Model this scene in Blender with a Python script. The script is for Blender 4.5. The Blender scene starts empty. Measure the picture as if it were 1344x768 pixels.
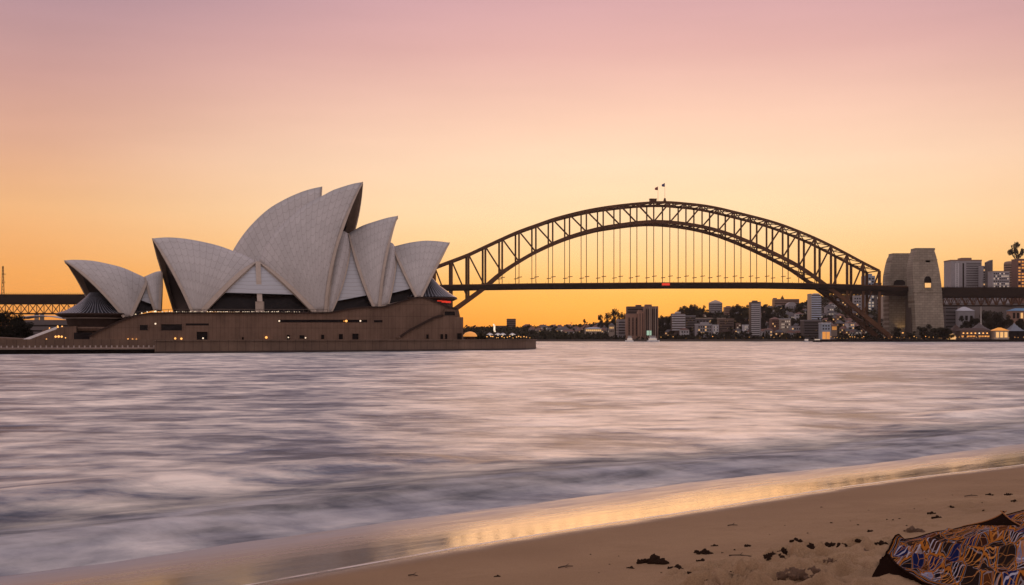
import bpy, bmesh, math, random
import numpy as np
from mathutils import Vector, Matrix

random.seed(7)
R = math.radians
SC = bpy.context.scene
COL = SC.collection

# ------------------------------------------------------------------ camera
F, H, Y0, CX = 1600.0, 4.2, 443.5, 672.0      # focal length in photo pixels, eye height, horizon row
cam_d = bpy.data.cameras.new('camera')
cam = bpy.data.objects.new('camera', cam_d)
COL.objects.link(cam)
cam.location = (0, 0, H)
cam.rotation_euler = (R(90), 0, 0)
cam_d.sensor_width = 36
cam_d.lens = 36 * F / 1344
cam_d.shift_y = (Y0 - 384) / 1344
cam_d.clip_start = 0.5
cam_d.clip_end = 90000
SC.camera = cam

# ------------------------------------------------------------------ world / sky
def lin(r, g, b):
    def c(v):
        v /= 255.0
        return v / 12.92 if v <= 0.04045 else ((v + 0.055) / 1.055) ** 2.4
    return (c(r), c(g), c(b), 1)

SUN_AZ = math.atan2((860 - CX) / F, 1.0)       # towards the afterglow beyond the bridge
SUN_EL = R(5.0)
w = bpy.data.worlds.new('World')
SC.world = w
w.use_nodes = True
nt = w.node_tree
nt.nodes.clear()
N = nt.nodes.new
L = nt.links.new
out = N('ShaderNodeOutputWorld')
tc = N('ShaderNodeTexCoord')
sep = N('ShaderNodeSeparateXYZ')
L(tc.outputs['Generated'], sep.inputs[0])
def ramp(stops):
    r = N('ShaderNodeValToRGB')
    e = r.color_ramp.elements
    while len(e) > 1:
        e.remove(e[-1])
    e[0].position, e[0].color = stops[0]
    for p, c in stops[1:]:
        k = e.new(p)
        k.color = c
    L(sep.outputs['Z'], r.inputs[0])
    return r
west = ramp([(0.0, lin(238, 134, 46)), (0.012, lin(247, 150, 54)), (0.035, lin(252, 174, 78)),
             (0.065, lin(254, 201, 136)), (0.10, lin(255, 215, 170)), (0.14, lin(254, 216, 184)),
             (0.18, lin(247, 202, 180)), (0.23, lin(230, 178, 172)), (0.28, lin(217, 166, 172)),
             (0.45, lin(222, 190, 196)), (1.0, lin(198, 186, 194))])
east = ramp([(0.0, lin(168, 138, 134)), (0.08, lin(232, 202, 192)), (0.25, lin(234, 208, 204)),
             (0.5, lin(222, 204, 210)), (1.0, lin(198, 186, 194))])
az = N('ShaderNodeVectorMath'); az.operation = 'DOT_PRODUCT'
az.inputs[1].default_value = (math.sin(SUN_AZ), math.cos(SUN_AZ), 0)
L(tc.outputs['Generated'], az.inputs[0])
side = ramp([(0.0, lin(236, 144, 62)), (0.02, lin(243, 156, 72)), (0.05, lin(246, 167, 88)), (0.10, lin(242, 182, 126)),
             (0.15, lin(224, 170, 143)), (0.20, lin(205, 156, 148)), (0.27, lin(178, 142, 154)), (0.45, lin(204, 180, 192)), (1.0, lin(198, 186, 194))])
def azmix(a, b, lo, hi):
    mr = N('ShaderNodeMapRange'); mr.interpolation_type = 'SMOOTHSTEP'
    mr.inputs['From Min'].default_value = lo
    mr.inputs['From Max'].default_value = hi
    L(az.outputs['Value'], mr.inputs['Value'])
    k = N('ShaderNodeMix'); k.data_type = 'RGBA'
    L(mr.outputs[0], k.inputs['Factor'])
    L(a, k.inputs[6]); L(b, k.inputs[7])
    return k
near_glow = azmix(side.outputs[0], west.outputs[0], 0.86, 0.995)
mix = azmix(east.outputs[0], near_glow.outputs[2], -0.35, 0.84)
# thin streaks of high cloud, barely there
mp = N('ShaderNodeMapping'); mp.inputs['Scale'].default_value = (3, 3, 22)
L(tc.outputs['Generated'], mp.inputs[0])
nz = N('ShaderNodeTexNoise'); nz.inputs['Scale'].default_value = 2.2; nz.inputs['Detail'].default_value = 5
L(mp.outputs[0], nz.inputs[0])
mr2 = N('ShaderNodeMapRange')
mr2.inputs['From Min'].default_value = 0.3; mr2.inputs['From Max'].default_value = 0.7
mr2.inputs['To Min'].default_value = 0.978; mr2.inputs['To Max'].default_value = 1.022
L(nz.outputs[0], mr2.inputs[0])
mul = N('ShaderNodeVectorMath'); mul.operation = 'SCALE'
L(mix.outputs[2], mul.inputs[0]); L(mr2.outputs[0], mul.inputs['Scale'])
bg = N('ShaderNodeBackground'); bg.inputs['Strength'].default_value = 1.0
L(mul.outputs[0], bg.inputs['Color'])
sky = N('ShaderNodeTexSky'); sky.sky_type = 'NISHITA'; sky.sun_disc = False
sky.sun_elevation = SUN_EL; sky.sun_rotation = SUN_AZ
bg2 = N('ShaderNodeBackground'); bg2.inputs['Strength'].default_value = 0.004
L(sky.outputs[0], bg2.inputs['Color'])
add = N('ShaderNodeAddShader')
L(bg.outputs[0], add.inputs[0]); L(bg2.outputs[0], add.inputs[1])
L(add.outputs[0], out.inputs[0])

sun_d = bpy.data.lights.new('sun', 'SUN')
sun_d.energy = 0.28
sun_d.angle = R(28)
sun_d.color = (1.0, 0.55, 0.30)
sun = bpy.data.objects.new('sun', sun_d)
COL.objects.link(sun)
sdir = Vector((math.sin(SUN_AZ) * math.cos(SUN_EL), math.cos(SUN_AZ) * math.cos(SUN_EL), math.sin(SUN_EL)))
sun.rotation_euler = sdir.to_track_quat('Z', 'Y').to_euler()
sun.location = sdir * 500

SC.view_settings.view_transform = 'Standard'
SC.view_settings.look = 'None'
SC.view_settings.exposure = 0
SC.view_settings.gamma = 1

# ------------------------------------------------------------------ materials
class NT:
    def __init__(s, name):
        s.m = bpy.data.materials.new(name)
        s.m.use_nodes = True
        s.t = s.m.node_tree
        s.b = s.t.nodes['Principled BSDF']
        s.o = s.t.nodes['Material Output']
    def n(s, typ, **kw):
        k = s.t.nodes.new('ShaderNode' + typ)
        for a, v in kw.items():
            if a in k.inputs.keys() if hasattr(k.inputs, 'keys') else False:
                k.inputs[a].default_value = v
            else:
                setattr(k, a, v)
        return k
    def l(s, a, b):
        s.t.links.new(a, b)
    def coord(s, kind='Object', scale=(1, 1, 1), rot=(0, 0, 0)):
        c = s.n('TexCoord')
        m = s.n('Mapping')
        m.inputs['Scale'].default_value = scale
        m.inputs['Rotation'].default_value = rot
        s.l(c.outputs[kind], m.inputs[0])
        return m.outputs[0]
    def attr(s, name):
        a = s.n('Attribute'); a.attribute_name = name
        return a.outputs['Fac']
    def noise(s, co, scale, detail=4, rough=0.55, dist=0):
        k = s.n('TexNoise')
        k.inputs['Scale'].default_value = scale
        k.inputs['Detail'].default_value = detail
        k.inputs['Roughness'].default_value = rough
        k.inputs['Distortion'].default_value = dist
        if co is not None:
            s.l(co, k.inputs['Vector'])
        return k.outputs[0]
    def ramp(s, fac, stops, interp='LINEAR'):
        r = s.n('ValToRGB')
        r.color_ramp.interpolation = interp
        e = r.color_ramp.elements
        while len(e) > 1:
            e.remove(e[-1])
        def c4(c):
            return (c, c, c, 1) if isinstance(c, (int, float)) else (tuple(c) + (1,))[:4]
        e[0].position, e[0].color = stops[0][0], c4(stops[0][1])
        for p, c in stops[1:]:
            e.new(p).color = c4(c)
        s.l(fac, r.inputs[0])
        return r.outputs[0]
    def math(s, op, a, b=None, clamp=False):
        k = s.n('Math'); k.operation = op; k.use_clamp = clamp
        for i, v in enumerate((a, b)):
            if v is None: continue
            if isinstance(v, (int, float)): k.inputs[i].default_value = v
            else: s.l(v, k.inputs[i])
        return k.outputs[0]
    def mixc(s, fac, a, b, mode='MIX'):
        k = s.n('Mix'); k.data_type = 'RGBA'; k.blend_type = mode
        for i, v in ((0, fac), (6, a), (7, b)):
            if isinstance(v, (int, float)): k.inputs[i].default_value = v
            elif isinstance(v, tuple): k.inputs[i].default_value = (tuple(v) + (1,))[:4]
            else: s.l(v, k.inputs[i])
        return k.outputs[2]
    def maprange(s, v, a, b, c, d, smooth=False):
        k = s.n('MapRange')
        if smooth: k.interpolation_type = 'SMOOTHSTEP'
        s.l(v, k.inputs[0])
        for i, x in enumerate((a, b, c, d)):
            k.inputs[i + 1].default_value = x
        return k.outputs[0]
    def set(s, name, v):
        i = s.b.inputs[name]
        if isinstance(v, (int, float)): i.default_value = v
        elif isinstance(v, tuple): i.default_value = (tuple(v) + (1,))[:4]
        else: s.l(v, i)
    def bump(s, h, strength=0.3, dist=0.1):
        k = s.n('Bump')
        k.inputs['Strength'].default_value = strength
        k.inputs['Distance'].default_value = dist
        s.l(h, k.inputs['Height'])
        s.l(k.outputs[0], s.b.inputs['Normal'])
        return k

def simple(name, col, rough=0.6, metal=0.0, var=0.18, scale=0.6, bump=0.0, spec=0.5):
    m = NT(name)
    co = m.coord('Object')
    nv = m.noise(co, scale, 5, 0.6)
    c = m.ramp(nv, [(0.25, tuple(x * (1 - var) for x in col)), (0.75, tuple(min(1, x * (1 + var)) for x in col))])
    m.set('Base Color', c)
    m.set('Roughness', rough)
    m.set('Metallic', metal)
    m.set('Specular IOR Level', spec)
    if bump:
        m.bump(nv, bump, 0.2)
    return m.m

def emissive(name, col, strength):
    m = NT(name)
    m.set('Base Color', tuple(c * 0.5 for c in col))
    m.set('Emission Color', col)
    m.set('Emission Strength', strength)
    return m.m

M = {}
YAW_O = R(15)
# glazed roof tiles of the shells: fan-shaped panels in the UV map
m = NT('shell_tiles')
uv = m.coord('UV')
sx = m.n('SeparateXYZ'); m.l(uv, sx.inputs[0])
def line(m, v, period, width):
    a = m.math('DIVIDE', v, period)
    f = m.math('FRACT', a)
    d = m.math('ABSOLUTE', m.math('SUBTRACT', f, 0.5))
    return m.maprange(d, 0.5 - width, 0.5 - width * 0.35, 0, 1, True)
# chevron lids: the cross joints step down from the rib centre
zig = m.math('ABSOLUTE', m.math('SUBTRACT', m.math('FRACT', sx.outputs[0]), 0.5))
vv = m.math('ADD', sx.outputs[1], m.math('MULTIPLY', zig, 2.2))
l1 = line(m, sx.outputs[0], 1.0, 0.06)
l2 = line(m, vv, 3.4, 0.055)
l3 = line(m, sx.outputs[0], 0.25, 0.05)
l4 = line(m, vv, 0.65, 0.06)
cell = m.n('TexWhiteNoise'); cell.noise_dimensions = '2D'
comb = m.n('CombineXYZ')
m.l(m.math('FLOOR', sx.outputs[0]), comb.inputs[0])
m.l(m.math('FLOOR', m.math('DIVIDE', vv, 3.4)), comb.inputs[1])
m.l(comb.outputs[0], cell.inputs['Vector'])
tone = m.maprange(cell.outputs['Value'], 0, 1, 0.94, 1.04)
big = m.noise(m.coord('Object'), 0.12, 4)
tone = m.math('MULTIPLY', tone, m.maprange(big, 0.3, 0.7, 0.92, 1.06))
base = m.n('CombineColor')
for i, k in enumerate((0.46, 0.435, 0.42)):
    m.l(m.math('MULTIPLY', tone, k), base.inputs[i])
c = m.mixc(m.math('MULTIPLY', l1, 0.5), base.outputs[0], (0.22, 0.185, 0.165))
c = m.mixc(m.math('MULTIPLY', l2, 0.5), c, (0.22, 0.185, 0.165))
c = m.mixc(m.math('MULTIPLY', m.math('MAXIMUM', l3, l4), 0.12), c, (0.25, 0.21, 0.19))
m.set('Base Color', c); m.set('Roughness', 0.42); m.set('Specular IOR Level', 0.35)
M['tile'] = m.m
M['rib'] = simple('concrete_rib', (0.40, 0.33, 0.27), 0.7, var=0.12)
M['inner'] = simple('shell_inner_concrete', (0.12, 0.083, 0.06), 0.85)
# louvre walls (horizontal courses)
m = NT('louvre_panel')
uv = m.coord('UV'); sx = m.n('SeparateXYZ'); m.l(uv, sx.inputs[0])
wob = m.noise(m.coord('Object'), 0.15, 2)
v2 = m.math('ADD', sx.outputs[1], m.math('MULTIPLY', wob, 1.2))
l1 = line(m, v2, 1.35, 0.09)
c = m.mixc(m.math('MULTIPLY', l1, 0.5), (0.40, 0.41, 0.43), (0.2, 0.17, 0.16))
m.set('Base Color', c); m.set('Roughness', 0.4)
M['louvre'] = m.m
# granite aggregate podium panels, tall vertical joints
def panel_mat(name, col, pitch, line_w, rot, dark=0.55, hjoint=None):
    m = NT(name)
    co = m.coord('Object', rot=(0, 0, rot)); sx = m.n('SeparateXYZ'); m.l(co, sx.inputs[0])
    l1 = line(m, sx.outputs[0], pitch, line_w)
    comb = m.n('CombineXYZ'); m.l(m.math('FLOOR', m.math('ADD', m.math('DIVIDE', sx.outputs[0], pitch), 0.5)), comb.inputs[0])
    wn = m.n('TexWhiteNoise'); m.l(comb.outputs[0], wn.inputs['Vector'])
    t = m.maprange(wn.outputs['Value'], 0, 1, 0.92, 1.06)
    st = m.noise(m.coord('Object', scale=(1, 1, 0.6), rot=(0, 0, 0)), 0.14, 6, 0.7)
    t = m.math('MULTIPLY', t, m.maprange(st, 0.3, 0.7, 0.7, 1.25))
    b = m.n('CombineColor')
    for i, k in enumerate(col):
        m.l(m.math('MULTIPLY', t, k), b.inputs[i])
    c = m.mixc(m.math('MULTIPLY', l1, dark), b.outputs[0], tuple(x * 0.25 for x in col))
    if hjoint:
        l2 = line(m, sx.outputs[2], hjoint, 0.03)
        c = m.mixc(m.math('MULTIPLY', l2, dark), c, tuple(x * 0.3 for x in col))
    m.set('Base Color', c); m.set('Roughness', 0.75); m.set('Specular IOR Level', 0.25)
    return m.m
M['podium'] = panel_mat('podium_granite', (0.165, 0.104, 0.073), 1.25, 0.07, -YAW_O, 0.42, 4.1)
M['seawall'] = panel_mat('seawall_concrete', (0.14, 0.092, 0.066), 2.4, 0.05, R(-14), 0.5)
M['seawall_low'] = simple('seawall_wet_base', (0.035, 0.024, 0.02), 0.8)
M['paving'] = simple('promenade_paving', (0.2, 0.14, 0.11), 0.8)
M['glass'] = simple('bronze_glass', (0.012, 0.009, 0.009), 0.3, var=0.3, spec=0.1)
m = NT('mullioned_glass')
uv = m.coord('UV'); sx = m.n('SeparateXYZ'); m.l(uv, sx.inputs[0])
l1 = line(m, sx.outputs[0], 1.0, 0.15)
c = m.mixc(l1, (0.028, 0.029, 0.036), (0.17, 0.17, 0.19))
m.set('Base Color', c); m.set('Roughness', m.maprange(l1, 0, 1, 0.25, 0.6)); m.set('Specular IOR Level', 0.3)
M['skirt'] = m.m
M['dark'] = simple('dark_recess', (0.012, 0.009, 0.009), 0.9, spec=0.1)
M['bronze'] = simple('bronze_trim', (0.036, 0.02, 0.015), 0.6, spec=0.2)
M['pale'] = simple('pale_concrete', (0.38, 0.31, 0.27), 0.7)
M['white'] = simple('white_paint', (0.7, 0.68, 0.66), 0.45)
M['rail'] = simple('metal_rail', (0.1, 0.07, 0.055), 0.5)
M['lamp_warm'] = emissive('warm_lamp_light', (1.0, 0.44, 0.11), 1.6)
M['lamp_white'] = emissive('white_lamp_light', (1.0, 0.78, 0.5), 1.4)
M['lamp_dim'] = emissive('dim_lamp_light', (1.0, 0.78, 0.55), 1.1)
M['lit_win'] = emissive('lit_window', (1.0, 0.55, 0.2), 0.75)
M['lit_win_cool'] = emissive('lit_window_pale', (1.0, 0.8, 0.6), 0.32)
M['glow_red'] = emissive('red_signal_light', (1.0, 0.05, 0.02), 0.55)
M['glow_amber'] = emissive('amber_interior', (1.0, 0.4, 0.08), 0.55)
M['glow_green'] = emissive('green_tinted_light', (0.55, 0.8, 0.6), 0.5)
# bridge steel
m = NT('bridge_steel')
co = m.coord('Object'); nv = m.noise(co, 0.08, 5, 0.6)
c = m.ramp(nv, [(0.3, (0.062, 0.028, 0.014)), (0.7, (0.112, 0.05, 0.023))])
m.set('Base Color', c); m.set('Roughness', 0.5); m.set('Metallic', 0.0); m.set('Specular IOR Level', 0.15)
M['steel'] = m.m
M['steel_dark'] = simple('deck_steel', (0.02, 0.0125, 0.0095), 0.8, spec=0.1)
# ashlar granite
m = NT('pylon_granite')
co = m.coord('Object', rot=(R(90), 0, 0))
br = m.n('TexBrick'); m.l(co, br.inputs['Vector'])
br.inputs['Scale'].default_value = 1.0; br.inputs['Brick Width'].default_value = 5.5; br.inputs['Row Height'].default_value = 2.6
br.inputs['Mortar Size'].default_value = 0.16
br.inputs['Color1'].default_value = (0.31, 0.265, 0.205, 1); br.inputs['Color2'].default_value = (0.24, 0.2, 0.155, 1)
br.inputs['Mortar'].default_value = (0.16, 0.12, 0.085, 1)
st = m.noise(m.coord('Object', scale=(1, 1, 0.25)), 0.12, 6, 0.65)
c = m.mixc(1.0, br.outputs[0], m.ramp(st, [(0.3, 0.72), (0.7, 1.12)]), 'MULTIPLY')
m.set('Base Color', c); m.set('Roughness', 0.85)
M['granite'] = m.m

def foliage(name, a, b):
    m = NT(name)
    co = m.coord('Object'); nv = m.noise(co, 0.35, 4, 0.7)
    oi = m.n('ObjectInfo')
    c = m.ramp(nv, [(0.3, a), (0.7, b)])
    k = m.maprange(oi.outputs['Random'], 0, 1, 0.65, 1.3)
    sc = m.n('VectorMath'); sc.operation = 'SCALE'; m.l(c, sc.inputs[0]); m.l(k, sc.inputs['Scale'])
    m.set('Base Color', sc.outputs[0]); m.set('Roughness', 0.85); m.set('Specular IOR Level', 0.05)
    return m.m
M['leaf_a'] = foliage('foliage_dark', (0.016, 0.017, 0.011), (0.042, 0.036, 0.02))
M['leaf_dark'] = foliage('foliage_black_green', (0.006, 0.007, 0.005), (0.018, 0.017, 0.011))
M['leaf_b'] = foliage('foliage_olive', (0.03, 0.028, 0.014), (0.075, 0.06, 0.03))
M['bark'] = simple('tree_bark', (0.06, 0.04, 0.028), 0.9)
M['hill'] = simple('hillside_soil', (0.05, 0.036, 0.026), 0.95, scale=0.02)

# ------------------------------------------------------------------ helpers
class MB:
    """collects polygons; build() links them as ONE mesh object"""
    def __init__(s):
        s.v = []; s.f = []; s.uv = []
    def face(s, pts, uvs=None):
        b = len(s.v)
        s.v.extend([tuple(p) for p in pts])
        s.f.append(tuple(range(b, b + len(pts))))
        s.uv.append(uvs)
        return s
    def grid(s, P, UV=None, flip=False):
        """P: array (a, b, 3)"""
        a, b = len(P), len(P[0])
        o = len(s.v)
        for i in range(a):
            for j in range(b):
                s.v.append(tuple(P[i][j]))
        for i in range(a - 1):
            for j in range(b - 1):
                q = [(i, j), (i + 1, j), (i + 1, j + 1), (i, j + 1)]
                if flip: q = q[::-1]
                s.f.append(tuple(o + x * b + y for x, y in q))
                s.uv.append([UV[x][y] for x, y in q] if UV is not None else None)
        return s
    def box(s, c, size, yaw=0.0, taper=1.0):
        cx, cy, cz = c; x, y, z = (k / 2 for k in size)
        cs, sn = math.cos(yaw), math.sin(yaw)
        P = []
        for dz in (-1, 1):
            t = taper if dz > 0 else 1
            for dx, dy in ((-1, -1), (1, -1), (1, 1), (-1, 1)):
                a, b = dx * x * t, dy * y * t
                P.append((cx + a * cs - b * sn, cy + a * sn + b * cs, cz + dz * z))
        o = len(s.v); s.v.extend(P)
        for q in ((3, 2, 1, 0), (4, 5, 6, 7), (0, 1, 5, 4), (1, 2, 6, 5), (2, 3, 7, 6), (3, 0, 4, 7)):
            s.f.append(tuple(o + k for k in q)); s.uv.append(None)
        return s
    def bar(s, p, q, w=1.0, h=None, up=None):
        p = Vector(p); q = Vector(q); h = h or w
        d = (q - p)
        if d.length < 1e-6: return s
        d.normalize()
        up = Vector(up) if up is not None else (Vector((0, 0, 1)) if abs(d.z) < 0.95 else Vector((0, 1, 0)))
        sd = d.cross(up).normalized(); u2 = sd.cross(d)
        o = len(s.v)
        for e in (p, q):
            for a, b in ((-1, -1), (1, -1), (1, 1), (-1, 1)):
                s.v.append(tuple(e + sd * (a * w / 2) + u2 * (b * h / 2)))
        for k in ((0, 1, 2, 3), (7, 6, 5, 4), (0, 4, 5, 1), (1, 5, 6, 2), (2, 6, 7, 3), (3, 7, 4, 0)):
            s.f.append(tuple(o + x for x in k)); s.uv.append(None)
        return s
    def sweep(s, pts, w, h, side=None, prof=None):
        """box section swept along a polyline; prof(t) scales the section"""
        pts = [Vector(p) for p in pts]; n = len(pts); o = len(s.v); w0, h0 = w, h
        for i, p in enumerate(pts):
            if prof: w, h = w0 * prof(i / (n - 1)), h0 * prof(i / (n - 1))
            d = (pts[min(i + 1, n - 1)] - pts[max(i - 1, 0)]).normalized()
            sd = Vector(side) if side is not None else d.cross(Vector((0, 0, 1)))
            sd = (sd - d * sd.dot(d)).normalized()
            u = sd.cross(d).normalized()
            for a, b in ((-1, -1), (1, -1), (1, 1), (-1, 1)):
                s.v.append(tuple(p + sd * (a * w / 2) + u * (b * h / 2)))
        for i in range(n - 1):
            for k in range(4):
                a, b = o + i * 4 + k, o + i * 4 + (k + 1) % 4
                s.f.append((a, b, b + 4, a + 4)); s.uv.append(None)
        s.f.append((o + 3, o + 2, o + 1, o)); s.uv.append(None)
        e = o + (n - 1) * 4
        s.f.append((e, e + 1, e + 2, e + 3)); s.uv.append(None)
        return s
    def tube(s, p, q, r0, r1=None, n=8, cap=True):
        p = Vector(p); q = Vector(q); r1 = r0 if r1 is None else r1
        d = (q - p).normalized()
        a = d.orthogonal().normalized(); b = d.cross(a)
        o = len(s.v)
        for e, r in ((p, r0), (q, r1)):
            for k in range(n):
                t = 2 * math.pi * k / n
                s.v.append(tuple(e + a * (r * math.cos(t)) + b * (r * math.sin(t))))
        for k in range(n):
            j = (k + 1) % n
            s.f.append((o + k, o + j, o + n + j, o + n + k)); s.uv.append(None)
        if cap:
            s.f.append(tuple(o + k for k in reversed(range(n)))); s.uv.append(None)
            s.f.append(tuple(o + n + k for k in range(n))); s.uv.append(None)
        return s
    def lathe(s, c, prof, n=32, a0=0.0, a1=2 * math.pi, nu=None):
        """prof: (radius, z offset) list"""
        c = Vector(c); P = []; UV = []
        for i in range(n + 1):
            t = a0 + (a1 - a0) * i / n
            P.append([(c.x + r * math.cos(t), c.y + r * math.sin(t), c.z + z) for r, z in prof])
            UV.append([((nu or n) * i / n, j / max(1, len(prof) - 1)) for j in range(len(prof))])
        return s.grid(P, UV)
    def prism(s, poly, d):
        """closed polygon (3D points) extruded by vector d"""
        d = Vector(d); a = [Vector(p) for p in poly]; b = [p + d for p in a]
        nrm = Vector((0, 0, 0))
        for i in range(len(a)):
            nrm += a[i].cross(a[(i + 1) % len(a)])
        if nrm.dot(d) > 0:
            a, b = a[::-1], b[::-1]
        s.face(a); s.face(b[::-1])
        n = len(a)
        for i in range(n):
            j = (i + 1) % n
            s.face([a[j], a[i], b[i], b[j]])
        return s
    def build(s, name, mat, parent=None, smooth=False, origin=None):
        off = Vector(origin) if origin is not None else (Vector(parent['_o']) if parent is not None and '_o' in parent else Vector((0, 0, 0)))
        me = bpy.data.meshes.new(name)
        me.from_pydata([tuple(Vector(p) - off) for p in s.v], [], s.f)
        if any(u is not None for u in s.uv):
            ul = me.uv_layers.new(name='UVMap')
            k = 0
            for u, f in zip(s.uv, s.f):
                for i in range(len(f)):
                    ul.data[k].uv = u[i] if u is not None else (0, 0)
                    k += 1
        if smooth:
            for p in me.polygons: p.use_smooth = True
        me.materials.append(M[mat] if isinstance(mat, str) else mat)
        me.update()
        o = bpy.data.objects.new(name, me)
        COL.objects.link(o)
        if parent is not None:
            o.parent = parent
            o['_o'] = tuple(off)
        else:
            o.location = off
            o['_o'] = tuple(off)
        return o

def tag(o, label=None, cat=None, group=None, kind=None):
    if label: o['label'] = label
    if cat: o['category'] = cat
    if group: o['group'] = group
    if kind: o['kind'] = kind
    return o
def thing(name, loc, label, cat, group=None):
    o = bpy.data.objects.new(name, None)
    COL.objects.link(o)
    o.location = loc; o['_o'] = tuple(loc)
    o.empty_display_size = 0.5
    return tag(o, label, cat, group)
KIDS = {}
def kids(o):
    return [c for c in bpy.data.objects if c.parent == o]
def dup_tree(proto, tree, loc, rz=0.0, scale=(1, 1, 1)):
    """tree: nested [(object, [children])] of the prototype's parts"""
    r = proto.copy(); COL.objects.link(r)
    r.location = loc; r.rotation_euler = (0, 0, rz); r.scale = scale
    def rec(par, items):
        for o, ch in items:
            c = o.copy(); COL.objects.link(c); c.parent = par
            rec(c, ch)
    rec(r, tree)
    return r

# pixel ray helpers: used to place real geometry at its own depth
def ray_at(px, py, D):
    return Vector(((px - CX) / F * D, D, H + (Y0 - py) / F * D))
def on_z(px, py, z):
    D = (H - z) * F / (py - Y0)
    return Vector(((px - CX) / F * D, D, z))
class Frame:
    def __init__(s, px, D, yaw):
        s.o = Vector(((px - CX) / F * D, D, 0))
        s.u = Vector((math.cos(yaw), math.sin(yaw), 0))
        s.n = Vector((-math.sin(yaw), math.cos(yaw), 0))
        s.yaw = yaw
    def at(s, px, py, v=0.0):
        d = Vector(((px - CX) / F, 1, (Y0 - py) / F))
        c = Vector((0, 0, H))
        t = (v - (c - s.o).dot(s.n)) / d.dot(s.n)
        return c + d * t
    def v(s, p):
        return (Vector(p) - s.o).dot(s.n)
    def mirror(s, p, v0=0.0):
        p = Vector(p)
        return p - s.n * (2 * (s.v(p) - v0))
def polyline(pts, n):
    """n points evenly along a smoothed 3D polyline"""
    pts = [Vector(p) for p in pts]
    cr = []
    m = len(pts)
    for i in range(m - 1):
        p0, p1, p2, p3 = pts[max(i - 1, 0)], pts[i], pts[i + 1], pts[min(i + 2, m - 1)]
        for k in range(10):
            t = k / 10
            cr.append(0.5 * ((2 * p1) + (p2 - p0) * t + (2 * p0 - 5 * p1 + 4 * p2 - p3) * t * t + (3 * p1 - p0 - 3 * p2 + p3) * t ** 3))
    cr.append(pts[-1])
    d = [0]
    for a, b in zip(cr, cr[1:]): d.append(d[-1] + (b - a).length)
    out = []
    for i in range(n):
        x = d[-1] * i / (n - 1)
        k = 0
        while k < len(d) - 2 and d[k + 1] < x: k += 1
        t = (x - d[k]) / max(1e-9, d[k + 1] - d[k])
        out.append(cr[k].lerp(cr[k + 1], min(1, t)))
    return out, d[-1]

# value noise
def _h(ix, iy, seed):
    n = (ix.astype(np.int64) * 374761393 + iy.astype(np.int64) * 668265263 + seed * 1442695041) & 0xFFFFFFFF
    n = ((n ^ (n >> 13)) * 1274126177) & 0xFFFFFFFF
    n = n ^ (n >> 16)
    return (n & 0xFFFFFF) / float(0xFFFFFF)
def vnoise(x, y, seed=0):
    x = np.asarray(x, float); y = np.asarray(y, float)
    ix = np.floor(x); iy = np.floor(y); fx = x - ix; fy = y - iy
    fx = fx * fx * (3 - 2 * fx); fy = fy * fy * (3 - 2 * fy)
    a = _h(ix, iy, seed); b = _h(ix + 1, iy, seed); c = _h(ix, iy + 1, seed); d = _h(ix + 1, iy + 1, seed)
    return (a * (1 - fx) + b * fx) * (1 - fy) + (c * (1 - fx) + d * fx) * fy
def fbm(x, y, oct=4, seed=0, gain=0.5):
    s = 0; a = 1; t = 0
    for k in range(oct):
        s = s + a * (vnoise(x * 2 ** k, y * 2 ** k, seed + k * 17) - 0.5); t += a; a *= gain
    return s / t
def smooth(e0, e1, x):
    t = np.clip((np.asarray(x, float) - e0) / (e1 - e0), 0, 1)
    return t * t * (3 - 2 * t)
def grid_object(name, xs, ys, zf, mat, attrs=None, smooth_=True):
    X, Y = np.meshgrid(xs, ys)
    Z = zf(X, Y)
    nx, ny = len(xs), len(ys)
    me = bpy.data.meshes.new(name)
    co = np.stack([X, Y, Z], -1).reshape(-1, 3).astype(np.float32)
    idx = np.arange(nx * ny).reshape(ny, nx)
    q = np.stack([idx[:-1, :-1], idx[:-1, 1:], idx[1:, 1:], idx[1:, :-1]], -1).reshape(-1, 4)
    me.vertices.add(len(co)); me.vertices.foreach_set('co', co.ravel())
    me.loops.add(q.size); me.loops.foreach_set('vertex_index', q.ravel().astype(np.int32))
    me.polygons.add(len(q))
    me.polygons.foreach_set('loop_start', (np.arange(len(q)) * 4).astype(np.int32))
    me.polygons.foreach_set('loop_total', np.full(len(q), 4, dtype=np.int32))
    me.update(calc_edges=True)
    if smooth_: me.polygons.foreach_set('use_smooth', np.ones(len(q), dtype=bool))
    for k, fn in (attrs or {}).items():
        a = me.attributes.new(k, 'FLOAT', 'POINT')
        a.data.foreach_set('value', fn(X, Y).ravel().astype(np.float32))
    me.materials.append(mat)
    o = bpy.data.objects.new(name, me)
    COL.objects.link(o)
    return o
def axis(parts):
    """parts: (start, stop, step) consecutive"""
    a = [parts[0][0]]
    for s, e, st in parts:
        n = max(1, int(round((e - s) / st)))
        a += list(s + (e - s) * (np.arange(1, n + 1) / n))
    return np.array(a)
#@@SHORE
# ================================================================== SETTING: beach, water
ZW = 0.34                                      # height of the swash edge on the sand
edge_px = [(330, 768), (600, 720), (740, 697), (900, 673), (1000, 656), (1100, 640), (1200, 627), (1270, 619), (1344, 610)]
edge = [on_z(px, py, ZW) for px, py in edge_px]
E0, E1 = edge[0], edge[-1]
ED = (E1 - E0); ED.z = 0; ED.normalize()
EN = Vector((ED.y, -ED.x, 0))                  # towards the land
_ea = np.array([(p - E0).dot(ED) for p in edge]); _eo = np.array([(p - E0).dot(EN) for p in edge])
def shore_s(x, y):
    """signed distance up the beach from the swash edge"""
    a = (x - E0.x) * ED.x + (y - E0.y) * ED.y
    s = (x - E0.x) * EN.x + (y - E0.y) * EN.y
    return s - np.interp(a, _ea, _eo) - 0.16 * fbm(a * 0.22, a * 0 + 3.3, 2, 5)
def shore_a(x, y):
    return (x - E0.x) * ED.x + (y - E0.y) * ED.y
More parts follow.
